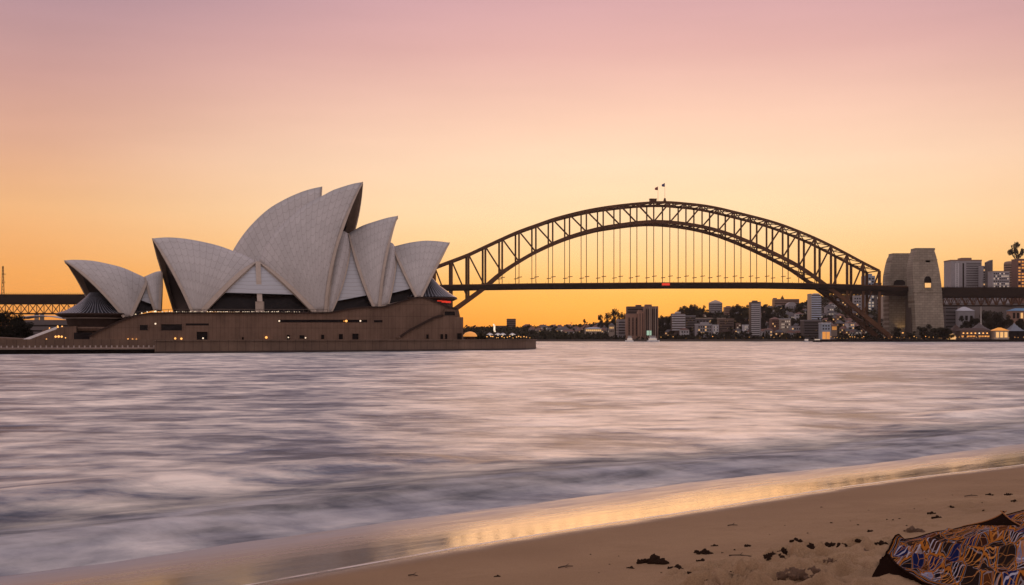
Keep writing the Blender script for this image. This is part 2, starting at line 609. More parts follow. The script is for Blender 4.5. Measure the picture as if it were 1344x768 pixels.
def sand_base(x, y):
    s = shore_s(x, y)
    up = 0.085 * np.maximum(s, 0) * (1 + 0.0 * s)
    up = np.where(s > 22, 0.085 * 22 + 0.02 * (s - 22), up)
    up = np.minimum(up, 4.0)
    z = ZW + 0.068 * np.clip(s, -9, 0) + up
    z = z - 0.09 * np.clip(-s - 9, 0, 90)
    return z
mounds = [  # px, py, radius, height
    (1042, 757, 0.34, 0.17), (1010, 763, 0.26, 0.12), (1070, 752, 0.22, 0.11), (1062, 726, 0.3, 0.05), (1030, 731, 0.22, 0.03),
    (1150, 740, 0.5, 0.06), (1180, 762, 0.4, 0.07), (1110, 742, 0.3, 0.05), (1204, 700, 0.25, 0.05), (1145, 728, 0.25, 0.04)]
def _solve(px, py):
    lo, hi = 5.0, 80.0
    for _ in range(60):
        D = (lo + hi) / 2
        x = (px - CX) / F * D
        z = float(sand_base(np.array([x]), np.array([D]))[0])
        zr = H + (Y0 - py) / F * D
        if zr > z: lo = D
        else: hi = D
    return x, D
_pr = random.Random(4)
prints_xy = []
for _i in range(120):
    _px = _pr.uniform(880, 1180); _py = _pr.uniform(704, 790)
    if _py < 735 - 0.14 * (_px - 900) + 12: continue
    _p = _solve(_px, _py); prints_xy.append((_p[0], _p[1], _pr.uniform(0, 3.1), _pr.uniform(0.7, 1.35)))
mound_xy = [(_solve(px, py), r, h) for px, py, r, h in mounds]
_bq = [_solve(1128, 764), _solve(1160, 708), _solve(1420, 645), _solve(1410, 830)]
def under_blanket(x, y):
    m_ = np.ones_like(np.asarray(x, float))
    for (ax, ay), (bx, by) in zip(_bq, _bq[1:] + _bq[:1]):
        l_ = math.hypot(bx - ax, by - ay)
        d_ = ((x - ax) * (by - ay) - (y - ay) * (bx - ax)) / l_
        m_ = m_ * smooth(-0.25, 0.15, d_)
    return m_
def sand_z(x, y):
    s = shore_s(x, y)
    z = sand_base(x, y)
    dry = smooth(0.6, 5.0, s)
    near = smooth(40, 24, y)
    z = z + dry * (0.10 * fbm(x * 0.5, y * 0.5, 3, 1))
    foot = smooth(4.0, 8.5, s + 0.3 * (x - 2)) * near
    foot = foot * (1 - under_blanket(x, y))
    f1 = fbm(x * 2.6, y * 2.6, 3, 21)
    z = z + foot * 0.22 * f1 - foot * 0.07 * np.clip(0.5 * (vnoise(x * 1.9, y * 1.9, 77) - 0.62), 0, 1) * 2
    z = z + dry * near * 0.014 * fbm(x * 7, y * 7, 3, 31)
    for fx, fy, an, k in prints_xy:
        c_, s_ = math.cos(an), math.sin(an)
        u = ((x - fx) * c_ + (y - fy) * s_) / (0.17 * k); v = (-(x - fx) * s_ + (y - fy) * c_) / (0.085 * k)
        d = u * u + v * v
        z = z + (1 - under_blanket(fx, fy)) * k * (-0.16 * np.exp(-d * 1.1) + 0.075 * np.exp(-(np.sqrt(d) - 1.7) ** 2 * 3))
    for (mx, my), r, h in mound_xy:
        d2 = ((x - mx) ** 2 + (y - my) ** 2) / (r * r)
        z = z + h * np.exp(-d2 * 1.3) * (1 + 1.6 * fbm(x * 6, y * 6, 3, 41))
    return z
def sand_pt(px, py):
    lo, hi = 5.0, 80.0
    for _ in range(50):
        D = (lo + hi) / 2
        x = (px - CX) / F * D
        z = float(sand_z(np.array([x]), np.array([D]))[0])
        if H + (Y0 - py) / F * D > z: lo = D
        else: hi = D
    return Vector((x, D, z))

m = NT('beach_sand')
co = m.coord('Object')
s_at = m.attr('shore')
nz1 = m.noise(co, 0.9, 6, 0.6); nz2 = m.noise(co, 55, 3, 0.6); nz3 = m.noise(m.coord('Object', scale=(1, 1, 1), rot=(0, 0, -math.atan2(ED.y, ED.x))), 3.0, 4, 0.6)
dry = m.ramp(nz1, [(0.3, (0.30, 0.19, 0.105)), (0.7, (0.40, 0.262, 0.15))])
dry = m.mixc(m.maprange(nz2, 0.35, 0.65, 0, 0.6), dry, (0.2, 0.12, 0.066))
wetc = (0.085, 0.05, 0.032)
wet = m.maprange(m.math('ADD', s_at, m.math('MULTIPLY', m.math('SUBTRACT', nz1, 0.5), 0.6)), -0.15, 1.1, 1, 0, True)
damp = m.maprange(m.math('ADD', s_at, m.math('MULTIPLY', m.math('SUBTRACT', nz1, 0.5), 3.0)), 0.5, 6.0, 1, 0, True)
c = m.mixc(m.math('MULTIPLY', damp, 0.3), dry, (0.23, 0.14, 0.085))
blot = m.maprange(m.noise(co, 0.45, 5, 0.62), 0.42, 0.62, 0, 0.35, True)
c = m.mixc(blot, c, (0.2, 0.12, 0.068))
c = m.mixc(wet, c, wetc)
# thin lacy foam left at the very edge of the swash
stretch = m.coord('Object', rot=(0, 0, -math.atan2(ED.y, ED.x)), scale=(1, 1, 1))
mp2 = m.n('Mapping'); mp2.inputs['Scale'].default_value = (0.35, 2.4, 1); m.l(stretch, mp2.inputs[0])
streak = m.noise(mp2.outputs[0], 1.3, 6, 0.62)
rim = m.math('MULTIPLY', m.maprange(s_at, -0.17, -0.03, 0, 1, True), m.maprange(s_at, -0.02, 0.03, 1, 0, True))
rim = m.math('MULTIPLY', rim, m.maprange(m.noise(co, 1.2, 3), 0.3, 0.55, 0.25, 1.0))
film = m.math('MULTIPLY', m.maprange(s_at, -4.6, -0.9, 0.92, 0.0, True), m.maprange(streak, 0.30, 0.68, 0.5, 0.95, True))
foam = m.math('MAXIMUM', rim, film)
rimc = m.math('MULTIPLY', rim, 1.0)
filmc = m.mixc(m.maprange(m.math('ADD', s_at, m.math('MULTIPLY', m.math('SUBTRACT', streak, 0.5), 4.0)), -4.9, -2.6, 1, 0, True), (0.37, 0.28, 0.24), (0.34, 0.32, 0.345))
c = m.mixc(foam, c, filmc)
c = m.mixc(rimc, c, (0.62, 0.56, 0.53))
m.set('Base Color', c)
rg = m.maprange(wet, 0, 1, 0.9, 0.10)
rg = m.math('ADD', rg, m.math('MULTIPLY', m.math('MULTIPLY', wet, m.maprange(streak, 0.42, 0.62, 0, 1, True)), 0.04))
rg = m.math('ADD', rg, m.math('MULTIPLY', foam, 0.42), True)
m.set('Roughness', rg)
m.set('Specular IOR Level', m.maprange(wet, 0, 1, 0.15, 0.5))
m.set('IOR', 1.4)
bh = m.math('ADD', m.math('MULTIPLY', m.math('SUBTRACT', 1.0, wet), m.math('ADD', m.math('MULTIPLY', nz2, 0.25), nz1)), m.math('MULTIPLY', m.math('MULTIPLY', wet, streak), 0.006))
m.bump(bh, 0.8, 0.07)
M['sand'] = m.m
xs = axis([(-40000, -3000, 9000), (-3000, -200, 400), (-200, -30, 20), (-30, -9, 1.0), (-9, 16, 0.055), (16, 30, 0.3), (30, 200, 15), (200, 3000, 400), (3000, 40000, 9000)])
ys = axis([(-400, -20, 40), (-20, 10, 2.0), (10, 15, 0.25), (15, 27, 0.055), (27, 50, 0.16), (50, 120, 5), (120, 1000, 100), (1000, 40000, 8000)])
tag(grid_object('beach_sand', xs, ys, sand_z, M['sand'], {'shore': shore_s}), kind='structure')

# ---- harbour water: soft long swell, one low breaker rolling in along the beach
def water_z(x, y):
    s = shore_s(x, y); a = shore_a(x, y)
    fade = smooth(900, 60, y) * smooth(-5.2, -12, s)
    z = fade * (0.22 * fbm(x * 0.05, y * 0.035, 3, 3) + 0.16 * fbm(x * 0.16, y * 0.09, 3, 9) + 0.07 * fbm(x * 0.6, y * 0.3, 3, 13))
    c = -7.6 + 1.0 * fbm(a * 0.09, a * 0 + 1.7, 3, 6) * 2
    k = (s - c)
    h = 0.27 * (0.8 + 0.9 * fbm(a * 0.12, a * 0 + 8.1, 3, 8))
    br = np.where(k > 0, np.exp(-(k / 1.15) ** 2), np.exp(-(k / 2.3) ** 2))
    z = z + h * br * (1 + 0.5 * fbm(a * 0.8, s * 1.3, 3, 12)) * smooth(120, 50, y)
    c2 = c - 7.5 + 1.5 * fbm(a * 0.07, a * 0 + 4.7, 2, 16)
    z = z + 0.2 * np.exp(-((s - c2) / 1.8) ** 2) * smooth(0.4, 0.62, vnoise(a * 0.09, a * 0 + 2.2, 19)) * smooth(140, 60, y)
    sj = s + 1.6 * fbm(a * 0.35, s * 0.5, 4, 71)
    return z - 0.12 * smooth(-5.6, -3.8, sj) - 0.3 * smooth(-4, -2, s)
m = NT('harbour_water')
co = m.coord('Object')
s_at = m.attr('shore')
far = m.coord('Object', scale=(0.022, 0.012, 1))
mid = m.coord('Object', scale=(0.13, 0.11, 1), rot=(0, 0, R(6)))
fin = m.coord('Object', scale=(0.42, 0.46, 1), rot=(0, 0, R(12)))
hair = m.coord('Object', scale=(0.2, 0.7, 1), rot=(0, 0, R(-5)))
n4 = m.noise(hair, 1.0, 3, 0.5, 0.3)
n1 = m.noise(far, 1.0, 5, 0.6, 0.15); n2 = m.noise(mid, 1.0, 5, 0.55, 0.15); n3 = m.noise(fin, 1.0, 6, 0.62, 0.2)
sky_sheen = m.math('ADD', m.math('ADD', m.math('ADD', m.math('MULTIPLY', n1, 0.27), m.math('MULTIPLY', n4, 0.13)), m.math('MULTIPLY', n2, 0.33)), m.math('MULTIPLY', n3, 0.27))
stretch = m.coord('Object', rot=(0, 0, -math.atan2(ED.y, ED.x)))
mp2 = m.n('Mapping'); mp2.inputs['Scale'].default_value = (0.22, 0.8, 1); m.l(stretch, mp2.inputs[0])
sm = m.noise(mp2.outputs[0], 1.0, 5, 0.55, 0.4)
s_j = m.math('ADD', s_at, m.math('MULTIPLY', m.math('SUBTRACT', sm, 0.5), 9.0))
brk = m.math('MULTIPLY', m.maprange(s_j, -15.0, -7.5, 0, 1, True), m.maprange(s_j, -6.2, -2.6, 1, 0, True))
alb = m.ramp(sky_sheen, [(0.41, (0.065, 0.078, 0.112)), (0.465, (0.185, 0.2, 0.24)), (0.505, (0.46, 0.45, 0.425)), (0.57, (0.97, 0.89, 0.76))])  # warm sky reflections and blue-grey wave faces painted into the colour by noise
roll = m.maprange(s_j, -11.0, -6.6, 0, 1, True)
foamc = m.mixc(roll, (0.065, 0.07, 0.078), (0.35, 0.345, 0.37))
foamc = m.mixc(1.0, foamc, m.ramp(m.math('ADD', m.math('MULTIPLY', sm, 0.5), m.math('MULTIPLY', n3, 0.5)), [(0.36, 0.45), (0.5, 0.95), (0.62, 1.35)]), 'MULTIPLY')
alb = m.mixc(m.math('MULTIPLY', brk, 0.8), alb, foamc)
m.set('Base Color', alb)
m.set('Metallic', m.math('MULTIPLY', m.maprange(sky_sheen, 0.45, 0.55, 0.0, 0.42, True), m.maprange(brk, 0, 1, 1, 0.15)))
m.set('Roughness', m.math('ADD', m.maprange(sky_sheen, 0.42, 0.58, 0.28, 0.5), m.math('MULTIPLY', brk, 0.4)))
m.set('IOR', m.maprange(sky_sheen, 0.43, 0.53, 1.1, 1.33, True))
m.set('Specular IOR Level', m.math('MULTIPLY', m.maprange(brk, 0, 1, 1.0, 0.4), m.maprange(sky_sheen, 0.42, 0.56, 0.25, 0.5)))
bh = m.math('ADD', m.math('MULTIPLY', n2, 1.6), m.math('MULTIPLY', n3, 0.45))
bh = m.math('ADD', bh, m.math('MULTIPLY', n1, 5.0))
m.bump(bh, 0.35, 1.0)
M['water'] = m.m
xs = axis([(-40000, -4000, 6000), (-4000, -600, 200), (-600, -80, 20), (-80, -24, 1.6), (-24, 34, 0.3), (34, 100, 1.6), (100, 600, 20), (600, 4000, 200), (4000, 40000, 6000)])
ys = axis([(14, 60, 0.25), (60, 140, 0.8), (140, 400, 4), (400, 1500, 30), (1500, 6000, 300), (6000, 60000, 6000)])
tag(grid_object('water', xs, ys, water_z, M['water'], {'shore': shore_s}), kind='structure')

#@@OPERA
# ================================================================== OPERA HOUSE
OF = Frame(400, 430, YAW_O)
OP = OF.at
ZP = 3.4                                       # promenade level
opera = thing('opera_house', OP(350, 448, 0).to_2d().to_3d() + Vector((0, 0, ZP)),
              'huge opera house with white tiled sail shells on a brown stone podium by the water', 'opera house')

def bez(a, mid, b, s):
    c = 2 * mid - (a + b) / 2
    return a * (1 - s) ** 2 + c * (2 * s * (1 - s)) + b * s ** 2
class Vault:
    """two half shells meeting at a ridge in the plane v0; ribs fan out from the foot"""
    def __init__(s, ridge, foot, fmid, bmid, hw, v0=0.0, k=0.66, bulge=1.5, far_fmid=None, far_foot=None, nt_=28, ns=18, ribs=12):
        s.v0 = v0
        s.R, s.len = polyline([OP(x, y, v0) for x, y in ridge], nt_)
        ff, fb = OP(*foot[0], v0 - hw), OP(*foot[1], v0 - hw)
        mf, mb = OP(*fmid, v0 - hw * k), OP(*bmid, v0 - hw * k)
        of = mf - (s.R[0] + ff) / 2; ob = mb - (s.R[-1] + fb) / 2
        s.near = []; s.far = []
        for i in range(nt_):
            t = i / (nt_ - 1)
            f = ff.lerp(fb, t); r = s.R[i]
            mid = (r + f) / 2 + of.lerp(ob, t) - OF.n * (bulge * math.sin(math.pi * t))
            row = [bez(r, mid, f, j / ns) for j in range(ns + 1)]
            s.near.append(row)
            fr = [OF.mirror(p, v0) for p in row]
            if far_fmid is not None:
                fm = OP(*far_fmid[:2], v0 + far_fmid[2])
                mm = OF.mirror(mid, v0).lerp(fm, (1 - t) ** 2)
                ft = OF.mirror(f, v0)
                if far_foot is not None: ft = ft.lerp(OP(*far_foot, v0 + hw), 1 - t)
                fr = [bez(r, mm, ft, j / ns) for j in range(ns + 1)]
            s.far.append(fr)
        s.nt, s.ns, s.ribs = nt_, ns, ribs
    def front(s): return s.near[0]
    def back(s): return s.near[-1]
    def build(s, parent, th=0.9, rib_w=0.9, mouth=0.12, mullion=14, back_rib=1.2, glass=True):
        P = []; UV = []
        for i in range(s.nt):
            a = s.far[i][::-1] + s.near[i][1:]
            P.append(a)
            d = [(p - s.R[i]).length for p in a]
            UV.append([(s.ribs * i / (s.nt - 1), x) for x in d])
        # outward check on the near half
        i, j = s.nt // 2, s.ns + s.ns // 2
        n = (P[i + 1][j] - P[i][j]).cross(P[i][j + 1] - P[i][j])
        flip = n.dot(-OF.n) < 0
        mb = MB(); mb.grid(P, UV, flip)
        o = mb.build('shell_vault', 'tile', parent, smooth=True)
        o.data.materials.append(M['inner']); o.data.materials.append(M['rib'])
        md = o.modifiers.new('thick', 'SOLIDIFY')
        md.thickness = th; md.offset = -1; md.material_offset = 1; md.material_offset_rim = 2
        for row, wd in ((s.near[0], rib_w), (s.far[0], rib_w), (s.near[-1], back_rib)):
            if wd:
                MB().sweep([p - OF.n * (0.15 if row is not s.far[0] else -0.15) for p in row], wd, wd * 0.8, side=OF.u, prof=lambda t: min(1.0, 0.3 + 2.2 * t)).build('edge_rib', 'rib', o)
        if glass:
            i = max(1, int(mouth * s.nt))
            a, b = s.near[i], s.far[i]
            G = []; GU = []
            for k in range(9):
                t = k / 8
                G.append([a[j].lerp(b[j], t) for j in range(s.ns + 1)])
                GU.append([(mullion * t, j) for j in range(s.ns + 1)])
            MB().grid(G, GU).build('mouth_glass', 'glass', o)
        return o
def between(parent, A, B, s0, s1, name, mat, inset=0.7, sag=0.0, n=10, drop=None):
    """ruled wall between two back edges"""
    P = []; UV = []
    def ev(row, s):
        x = s * (len(row) - 1); k = min(int(x), len(row) - 2)
        return row[k].lerp(row[k + 1], x - k)
    m_ = 10
    for i in range(m_ + 1):
        t = i / m_
        r = []; u = []
        for j in range(n + 1):
            sa = s0[0] + (s1[0] - s0[0]) * j / n; sb = s0[1] + (s1[1] - s0[1]) * j / n
            p = ev(A, sa).lerp(ev(B, sb), t) + OF.n * inset - OF.n * (sag * math.sin(math.pi * t) * (j / n))
            r.append(p); u.append((t * 8, -p.z))
        P.append(r); UV.append(u)
    return MB().grid(P, UV).build(name, mat, parent)

vA = Vault([(200, 313), (218, 311.6), (237, 312.6), (257, 315.6), (277.5, 320), (291.6, 324), (305, 329), (323, 336), (337, 344)],
           [(252, 409), (266, 409)], (227, 357), (306, 369), 15, bulge=1.5, ribs=14, far_fmid=(212.5, 354, 9), far_foot=(229, 409))
vB = Vault([(476, 239), (464, 241), (448.5, 245.6), (436, 250), (425, 256), (409, 263.6), (394, 274), (378, 288), (362.5, 303), (351.6, 319), (339, 344)],
           [(427, 410), (413, 410)], (441.5, 324), (372, 370), 15, bulge=2.0, far_fmid=(458, 322, 8), ribs=18)
vC = Vault([(522, 283.5), (509.6, 285.6), (491, 291), (474, 297), (457.5, 306.5)],
           [(497.5, 403), (490.5, 403)], (507, 335), (473, 360), 13, bulge=1.2, ribs=11)
vD = Vault([(590, 318.5), (574, 316.6), (557.5, 316), (538.75, 318.3), (524, 321.7), (514.8, 324)],
           [(553, 390), (546, 390)], (568.5, 358), (530, 357.5), 12, bulge=1.0, ribs=10)
# small counter shells closing the rear of C and D
vC2 = Vault([(448, 303), (454, 304.5), (461, 312)], [(430, 410), (435, 410)], (436.5, 350), (452.5, 364), 14, bulge=1.6, ribs=3, nt_=10)
vD2 = Vault([(511, 318), (516, 320), (521, 329)], [(499, 403), (510, 399)], (503.5, 355), (517.5, 364), 13, bulge=1.4, ribs=3, nt_=10)
# larger hall behind, only its tallest shell rises above this one
vE = Vault([(422.5, 245), (409, 247.8), (394, 252.6), (373, 262), (351.6, 275), (331, 294), (315.6, 313), (303, 334), (296, 352)],
           [(400, 412), (380, 412)], (414, 330), (335, 385), 18, v0=52, bulge=2.0, ribs=18)
# restaurant pair at the left
VR = 10.0
vR1 = Vault([(84.5, 342), (97, 341), (118, 342), (136, 345), (160, 351), (180, 359.5), (194, 366)],
            [(163, 416.5), (172, 415)], (122, 371.5), (186, 386), 10, v0=VR, bulge=1.0, ribs=10, far_fmid=(103, 368, 6), far_foot=(124, 412))
vR2 = Vault([(213, 355.5), (206, 356.5), (200, 358.5), (190, 363)], [(209.5, 407), (203, 407)], (211, 383), (196, 386), 9, v0=VR, bulge=0.6, ribs=6, nt_=14)
shells = {}
for k, v, kw in (('A', vA, dict(back_rib=1.7)), ('B', vB, dict(back_rib=1.5, rib_w=1.0)), ('C', vC, dict(back_rib=1.0)), ('D', vD, dict(back_rib=0.9)),
                 ('C2', vC2, dict(back_rib=0.5, rib_w=0.7, glass=False)), ('D2', vD2, dict(back_rib=0.5, rib_w=0.7, glass=False)),
                 ('E', vE, dict()), ('R1', vR1, dict(back_rib=1.1)), ('R2', vR2, dict(back_rib=0.8))):
    shells[k] = v.build(opera, **kw)
between(opera, vA.back(), vB.back(), (0.03, 0.03), (0.71, 0.73), 'louvre_wall', 'louvre', 0.6, 0.6)
between(opera, vA.back(), vB.back(), (0.70, 0.72), (1.0, 1.0), 'foyer_glazing', 'glass', 2.6, 0.0)
between(opera, vC2.back(), vC.back(), (0.10, 0.10), (0.83, 0.80), 'louvre_wall', 'louvre', 0.6, 0.3)
between(opera, vC2.back(), vC.back(), (0.82, 0.79), (1.0, 1.0), 'foyer_glazing', 'glass', 2.2, 0.0)
between(opera, vD2.back(), vD.back(), (0.10, 0.10), (0.80, 0.82), 'louvre_wall', 'louvre', 0.6, 0.3)
between(opera, vD2.back(), vD.back(), (0.79, 0.81), (1.0, 1.0), 'foyer_glazing', 'glass', 2.2, 0.0)
between(opera, vR1.back(), vR2.back(), (0.05, 0.08), (0.64, 0.82), 'louvre_wall', 'louvre', 0.5, 0.2)
between(opera, vR1.back(), vR2.back(), (0.63, 0.81), (1.0, 1.0), 'foyer_glazing', 'glass', 1.8, 0.0)
# pillar between the two louvre walls under the valley of the main shells
MB().sweep([OP(338.5, 345, -2.5), OP(339.5, 370, -9.3), OP(341, 397, -13.6)], 1.7, 1.2, side=OF.u).build('valley_rib', 'rib', opera)
pl = MB(); pl.bar(OP(341, 396, -13.2), OP(341, 412, -13.2), 2.7, 1.4); pl.build('pillar', 'rib', opera)
# concrete pedestals under the feet
for (x, y, hw, wd) in ((259, 409, 15, 4.2), (420, 410, 15, 4.4), (494, 404, 13, 2.6), (549.5, 391, 12, 2.6), (432.5, 410, 14, 2.0), (505, 402, 13, 2.6)):
    p = OP(x, y, -hw)
    MB().box(p + Vector((0, 0, -0.6)), (wd, 2.4, 1.7), YAW_O).build('shell_pedestal', 'rib', opera)

# podium
VF = -18.0
def front_poly(px, v):
    return [OP(x, y, v) for x, y in px]
top_px = [(117.6, 442.5), (129, 435), (145, 427.6), (160, 421), (178, 414.7), (198, 411.5), (221, 411), (430, 411), (439, 409.8), (457, 406),
          (470, 404.4), (482, 403.6), (501, 403.6), (510, 401.8), (518, 399), (537, 393.5), (546, 391), (557, 391), (567, 394.5), (578, 399), (588, 403), (600, 406)]
poly = front_poly(top_px, VF)
low = [Vector((p.x, p.y, ZP - 0.3)) for p in (poly[-1], poly[0])]
podium = MB().prism(poly + low, OF.n * 95).build('podium', 'podium', opera)
# raised coping along the sloping top
MB().sweep([p + Vector((0, 0, 0.12)) - OF.n * 0.25 for p in poly], 0.9, 0.45, side=OF.n).build('coping', 'bronze', podium)
wing_px = [(525, 443), (531.5, 438.5), (538, 434), (552, 427), (569, 418), (575, 416), (581, 415), (608, 416.5)]
wpoly = front_poly(wing_px, VF - 7)
wlow = [Vector((p.x, p.y, ZP - 0.3)) for p in (wpoly[-1], wpoly[0])]
wing = MB().prism(wpoly + wlow, OF.n * 70).build('stair_wing', 'podium', opera)
MB().sweep([p + Vector((0, 0, 0.25)) - OF.n * 0.3 for p in wpoly[:-1]], 0.7, 0.75, side=OF.n).build('handrail', 'bronze', wing)
blk = front_poly([(584, 406), (602, 407), (604, 416), (584, 416)], VF - 1.5)
up = MB().prism(blk, OF.n * 40).build('upper_terrace', 'podium', opera)
def recess(x0, x1, y0, y1, par, name, mat, v=VF, depth=0.25, frame=True):
    q = front_poly([(x0, y0), (x1, y0), (x1, y1), (x0, y1)], v - 0.06)
    o = MB().prism(q, OF.n * depth).build(name, mat, par)
    if frame:
        fr = MB()
        for a, b in ((0, 1), (1, 2), (3, 0)):
            fr.bar(q[a] - OF.n * 0.1, q[b] - OF.n * 0.1, 0.22, 0.3)
        fr.build('frame', 'podium', o)
    return o
for w_ in ((183, 194.5, 426, 433.5), (211, 239.5, 425, 433.7), (583, 597.5, 408.3, 414)):
    recess(*w_, podium if w_[0] < 500 else up, 'window', 'glass', v=VF if w_[0] < 500 else VF - 1.5)
for w_ in ((244, 274, 424.6, 427.2), (365, 482, 419.7, 423.2), (491, 502, 420.2, 423.2)):
    recess(*w_, podium, 'window_slot', 'dark', frame=False)
for w_ in ((257.6, 273, 435, 447.3), (317, 320.5, 442, 446), (376, 381, 439, 446), (392.5, 400, 439.5, 444.5), (421, 426, 438.8, 445), (444, 450.5, 438, 445.3), (462, 471, 437.4, 445.5)):
    recess(*w_, podium, 'door', 'dark')
for w_ in ((559, 563, 438.5, 444.5), (577.5, 582, 438, 445), (583.5, 587.5, 438, 445), (599.5, 606.5, 437, 446)):
    recess(*w_, wing, 'door', 'dark', v=VF - 7)
# wall lamps
def lamp(par, px, py, v, r, mat='lamp_warm'):
    p = OP(px, py, v - 0.35)
    MB().lathe(p - Vector((0, 0, r)), [(0.01, 0), (r * 0.8, r * 0.4), (r, r), (r * 0.8, r * 1.6), (0.01, 2 * r)], 8).build('wall_lamp', mat, par)
for px, py, r, mt in ((349.5, 443, 0.42, 'lamp_warm'), (454.5, 421.4, 0.42, 'lamp_warm'), (451.5, 421.6, 0.25, 'glow_amber'), (473, 421.3, 0.3, 'lamp_dim'), (366.5, 421.4, 0.3, 'lamp_dim'),
                      (168, 445.5, 0.3, 'lamp_warm'), (174, 446, 0.36, 'lamp_warm'), (179, 446, 0.33, 'lamp_warm'), (152.5, 447, 0.25, 'lamp_warm'),
                      (230, 444.3, 0.34, 'lamp_warm'), (238, 444.6, 0.36, 'lamp_warm'), (204, 425, 0.3, 'lamp_dim'), (266.5, 444, 0.28, 'lamp_dim'), (378.5, 443, 0.22, 'lamp_dim'), (401, 443.5, 0.25, 'lamp_dim')):
    lamp(podium, px, py, VF, r, mt)
# balustrade with small lights along the podium edge
for seg, (a, b) in enumerate(((4, 6), (6, 7))):
    p, q = poly[a] + Vector((0, 0, 1.25)), poly[b] + Vector((0, 0, 1.25))
    bl = MB(); bl.bar(p, q, 0.14, 0.14)
    n = int((q - p).length / 1.6)
    for i in range(n + 1):
        c = p.lerp(q, i / n); bl.bar(c, c - Vector((0, 0, 1.1)), 0.1)
    bl.build('balustrade', 'rail', podium)
random.seed(3)
for i in range(72):
    x = 200 + (395 - 200) * (i + random.random() * 0.9) / 72
    p = OP(x, 409.4 + random.uniform(-0.5, 0.5), VF + 0.8)
    r = random.uniform(0.09, 0.2)
    MB().box(p, (r * 1.6, r, r * 1.4), YAW_O).build('rail_light', 'lamp_dim', podium)
for x, y in ((178, 412.6), (186, 411), (193, 409.5), (203, 409), (204.5, 408.5)):
    lamp(podium, x, y, VF + 0.6, 0.22, 'lamp_white')

# flared glass skirts under the restaurant and the northern shell
def skirt(cx, cy, v, prof_px, z_ref, parent, ribs, a0=0, a1=2 * math.pi, n=64):
    c = OP(cx, cy, v); sc = c.y / F
    prof = [(r * sc, (cy - y) * sc) for r, y in prof_px]
    return c, sc, MB().lathe(c, prof, n, a0, a1, nu=ribs).build('glass_skirt', 'skirt', parent, smooth=True)
cR, scR, sk = skirt(126, 412, VR - 1, [(8, 384), (13, 390), (24, 400), (37, 407.5), (50, 411.8)], 0, opera, 64)
MB().lathe(cR, [(50 * scR, 0.05), (51 * scR, -0.25), (47 * scR, -0.9), (40 * scR, -1.6), (40 * scR, -1.65)], 48).build('brim', 'bronze', sk, smooth=True)
MB().lathe(cR + Vector((0, 0, -1.2)), [(40.5 * scR, -0.15), (41.2 * scR, -0.15), (41.2 * scR, -0.5), (40.5 * scR, -0.5)], 48).build('pale_band', 'pale', sk)
dr = MB().lathe(cR, [(38 * scR, -1.0), (34 * scR, -5.0)], 48).build('restaurant_drum', 'bronze', opera, smooth=True)
MB().lathe(cR, [(0.1, -4.6), (45 * scR, -4.6), (46 * scR, -5.1), (44 * scR, -5.9), (30 * scR, -6.2), (30 * scR, -9.5)], 48).build('terrace_slab', 'podium', dr)
MB().lathe(cR, [(35.6 * scR, -2.4), (35.0 * scR, -3.4)], 48, R(200), R(330)).build('lit_window', 'bronze', dr)
cD, scD, sk2 = skirt(557, 391.5, -1, [(7, 361), (11, 365), (21, 375.5), (35, 386), (43, 390.5)], 0, opera, 56)
MB().lathe(cD, [(43 * scD, 0.05), (43.6 * scD, -0.3), (38 * scD, -1.0)], 48).build('brim', 'bronze', sk2)
MB().lathe(cD, [(34 * scD, -0.4), (33 * scD, -3.6)], 48).build('foyer_drum', 'bronze', sk2)
for dx, dz, s_ in ((577, 394.5, 0.55), (583, 396, 0.6), (588.5, 396.5, 0.6), (563, 391, 0.25)):
    p = OP(dx, dz, -10); MB().box(p, (s_ * 3, 0.4, s_ * 1.1), YAW_O).build('red_lamp', 'glow_red' if dx > 570 else 'lamp_white', sk2)

# lower concourse at the left of the podium: recess, ramp, stair with a pale rail
cn = MB().prism(front_poly([(-40, 441), (8, 443.5), (28, 444.5), (36, 447), (120, 448), (120, 452), (-40, 452)], -12), OF.n * 25)
conc = cn.build('lower_concourse', 'podium', opera)
recess(97, 121, 436.5, 447.5, conc, 'doorway', 'dark', v=-9, frame=False)
MB().prism(front_poly([(58, 432), (100, 428), (100, 447), (40, 447)], -4), OF.n * 20).build('stair_block', 'podium', conc)
MB().bar(OP(31.5, 446.5, -11), OP(74, 430.5, -8), 1.0, 0.7).build('stair_canopy', 'white', conc)
for x, y, r in ((42, 448.2, 0.4), (54, 448.3, 0.3), (73, 442, 0.35), (77, 441.8, 0.4), (81, 442, 0.35), (90, 447.5, 0.4), (61, 445.5, 0.25), (21, 450.5, 0.35), (86, 443.5, 0.2)):
    lamp(conc, x, y, -13.5, r, 'lamp_warm' if x > 25 else 'lamp_white')

# ---- promenade and sea wall
def wl(px, y): return on_z(px, y, 0.0)
P0, P1, P2, P3 = wl(-120, 465.3), wl(203, 463.8), wl(450, 461.9), wl(690, 458.9)
P4 = wl(702, 458.2); P5 = wl(703.5, 456.8)
face_pts = polyline([P1, P2, wl(590, 460.4), P3], 24)[0] + [P4, P5]
back_r = Vector((P5.x - 6, 640, 0)); back_l = Vector((-330, 640, 0))
sw = MB()
ring = [P0, P1 + Vector((0.0, 0.6, 0))] + face_pts[0:] + [back_r, back_l]
up_ = Vector((0, 0, ZP))
for a, b in zip(ring[1:-1], ring[2:]):
    sw.face([a + Vector((0, 0, -2)), b + Vector((0, 0, -2)), b + up_, a + up_])
swo = sw.build('sea_wall', 'seawall', None, origin=P2)
tag(swo, 'long brown ribbed concrete sea wall below the opera house podium', 'sea wall')
cp = MB(); cp.sweep([p + Vector((0, 0, ZP + 0.1)) for p in face_pts], 0.9, 0.35)
cp.build('coping', 'seawall', swo)
wb = MB()
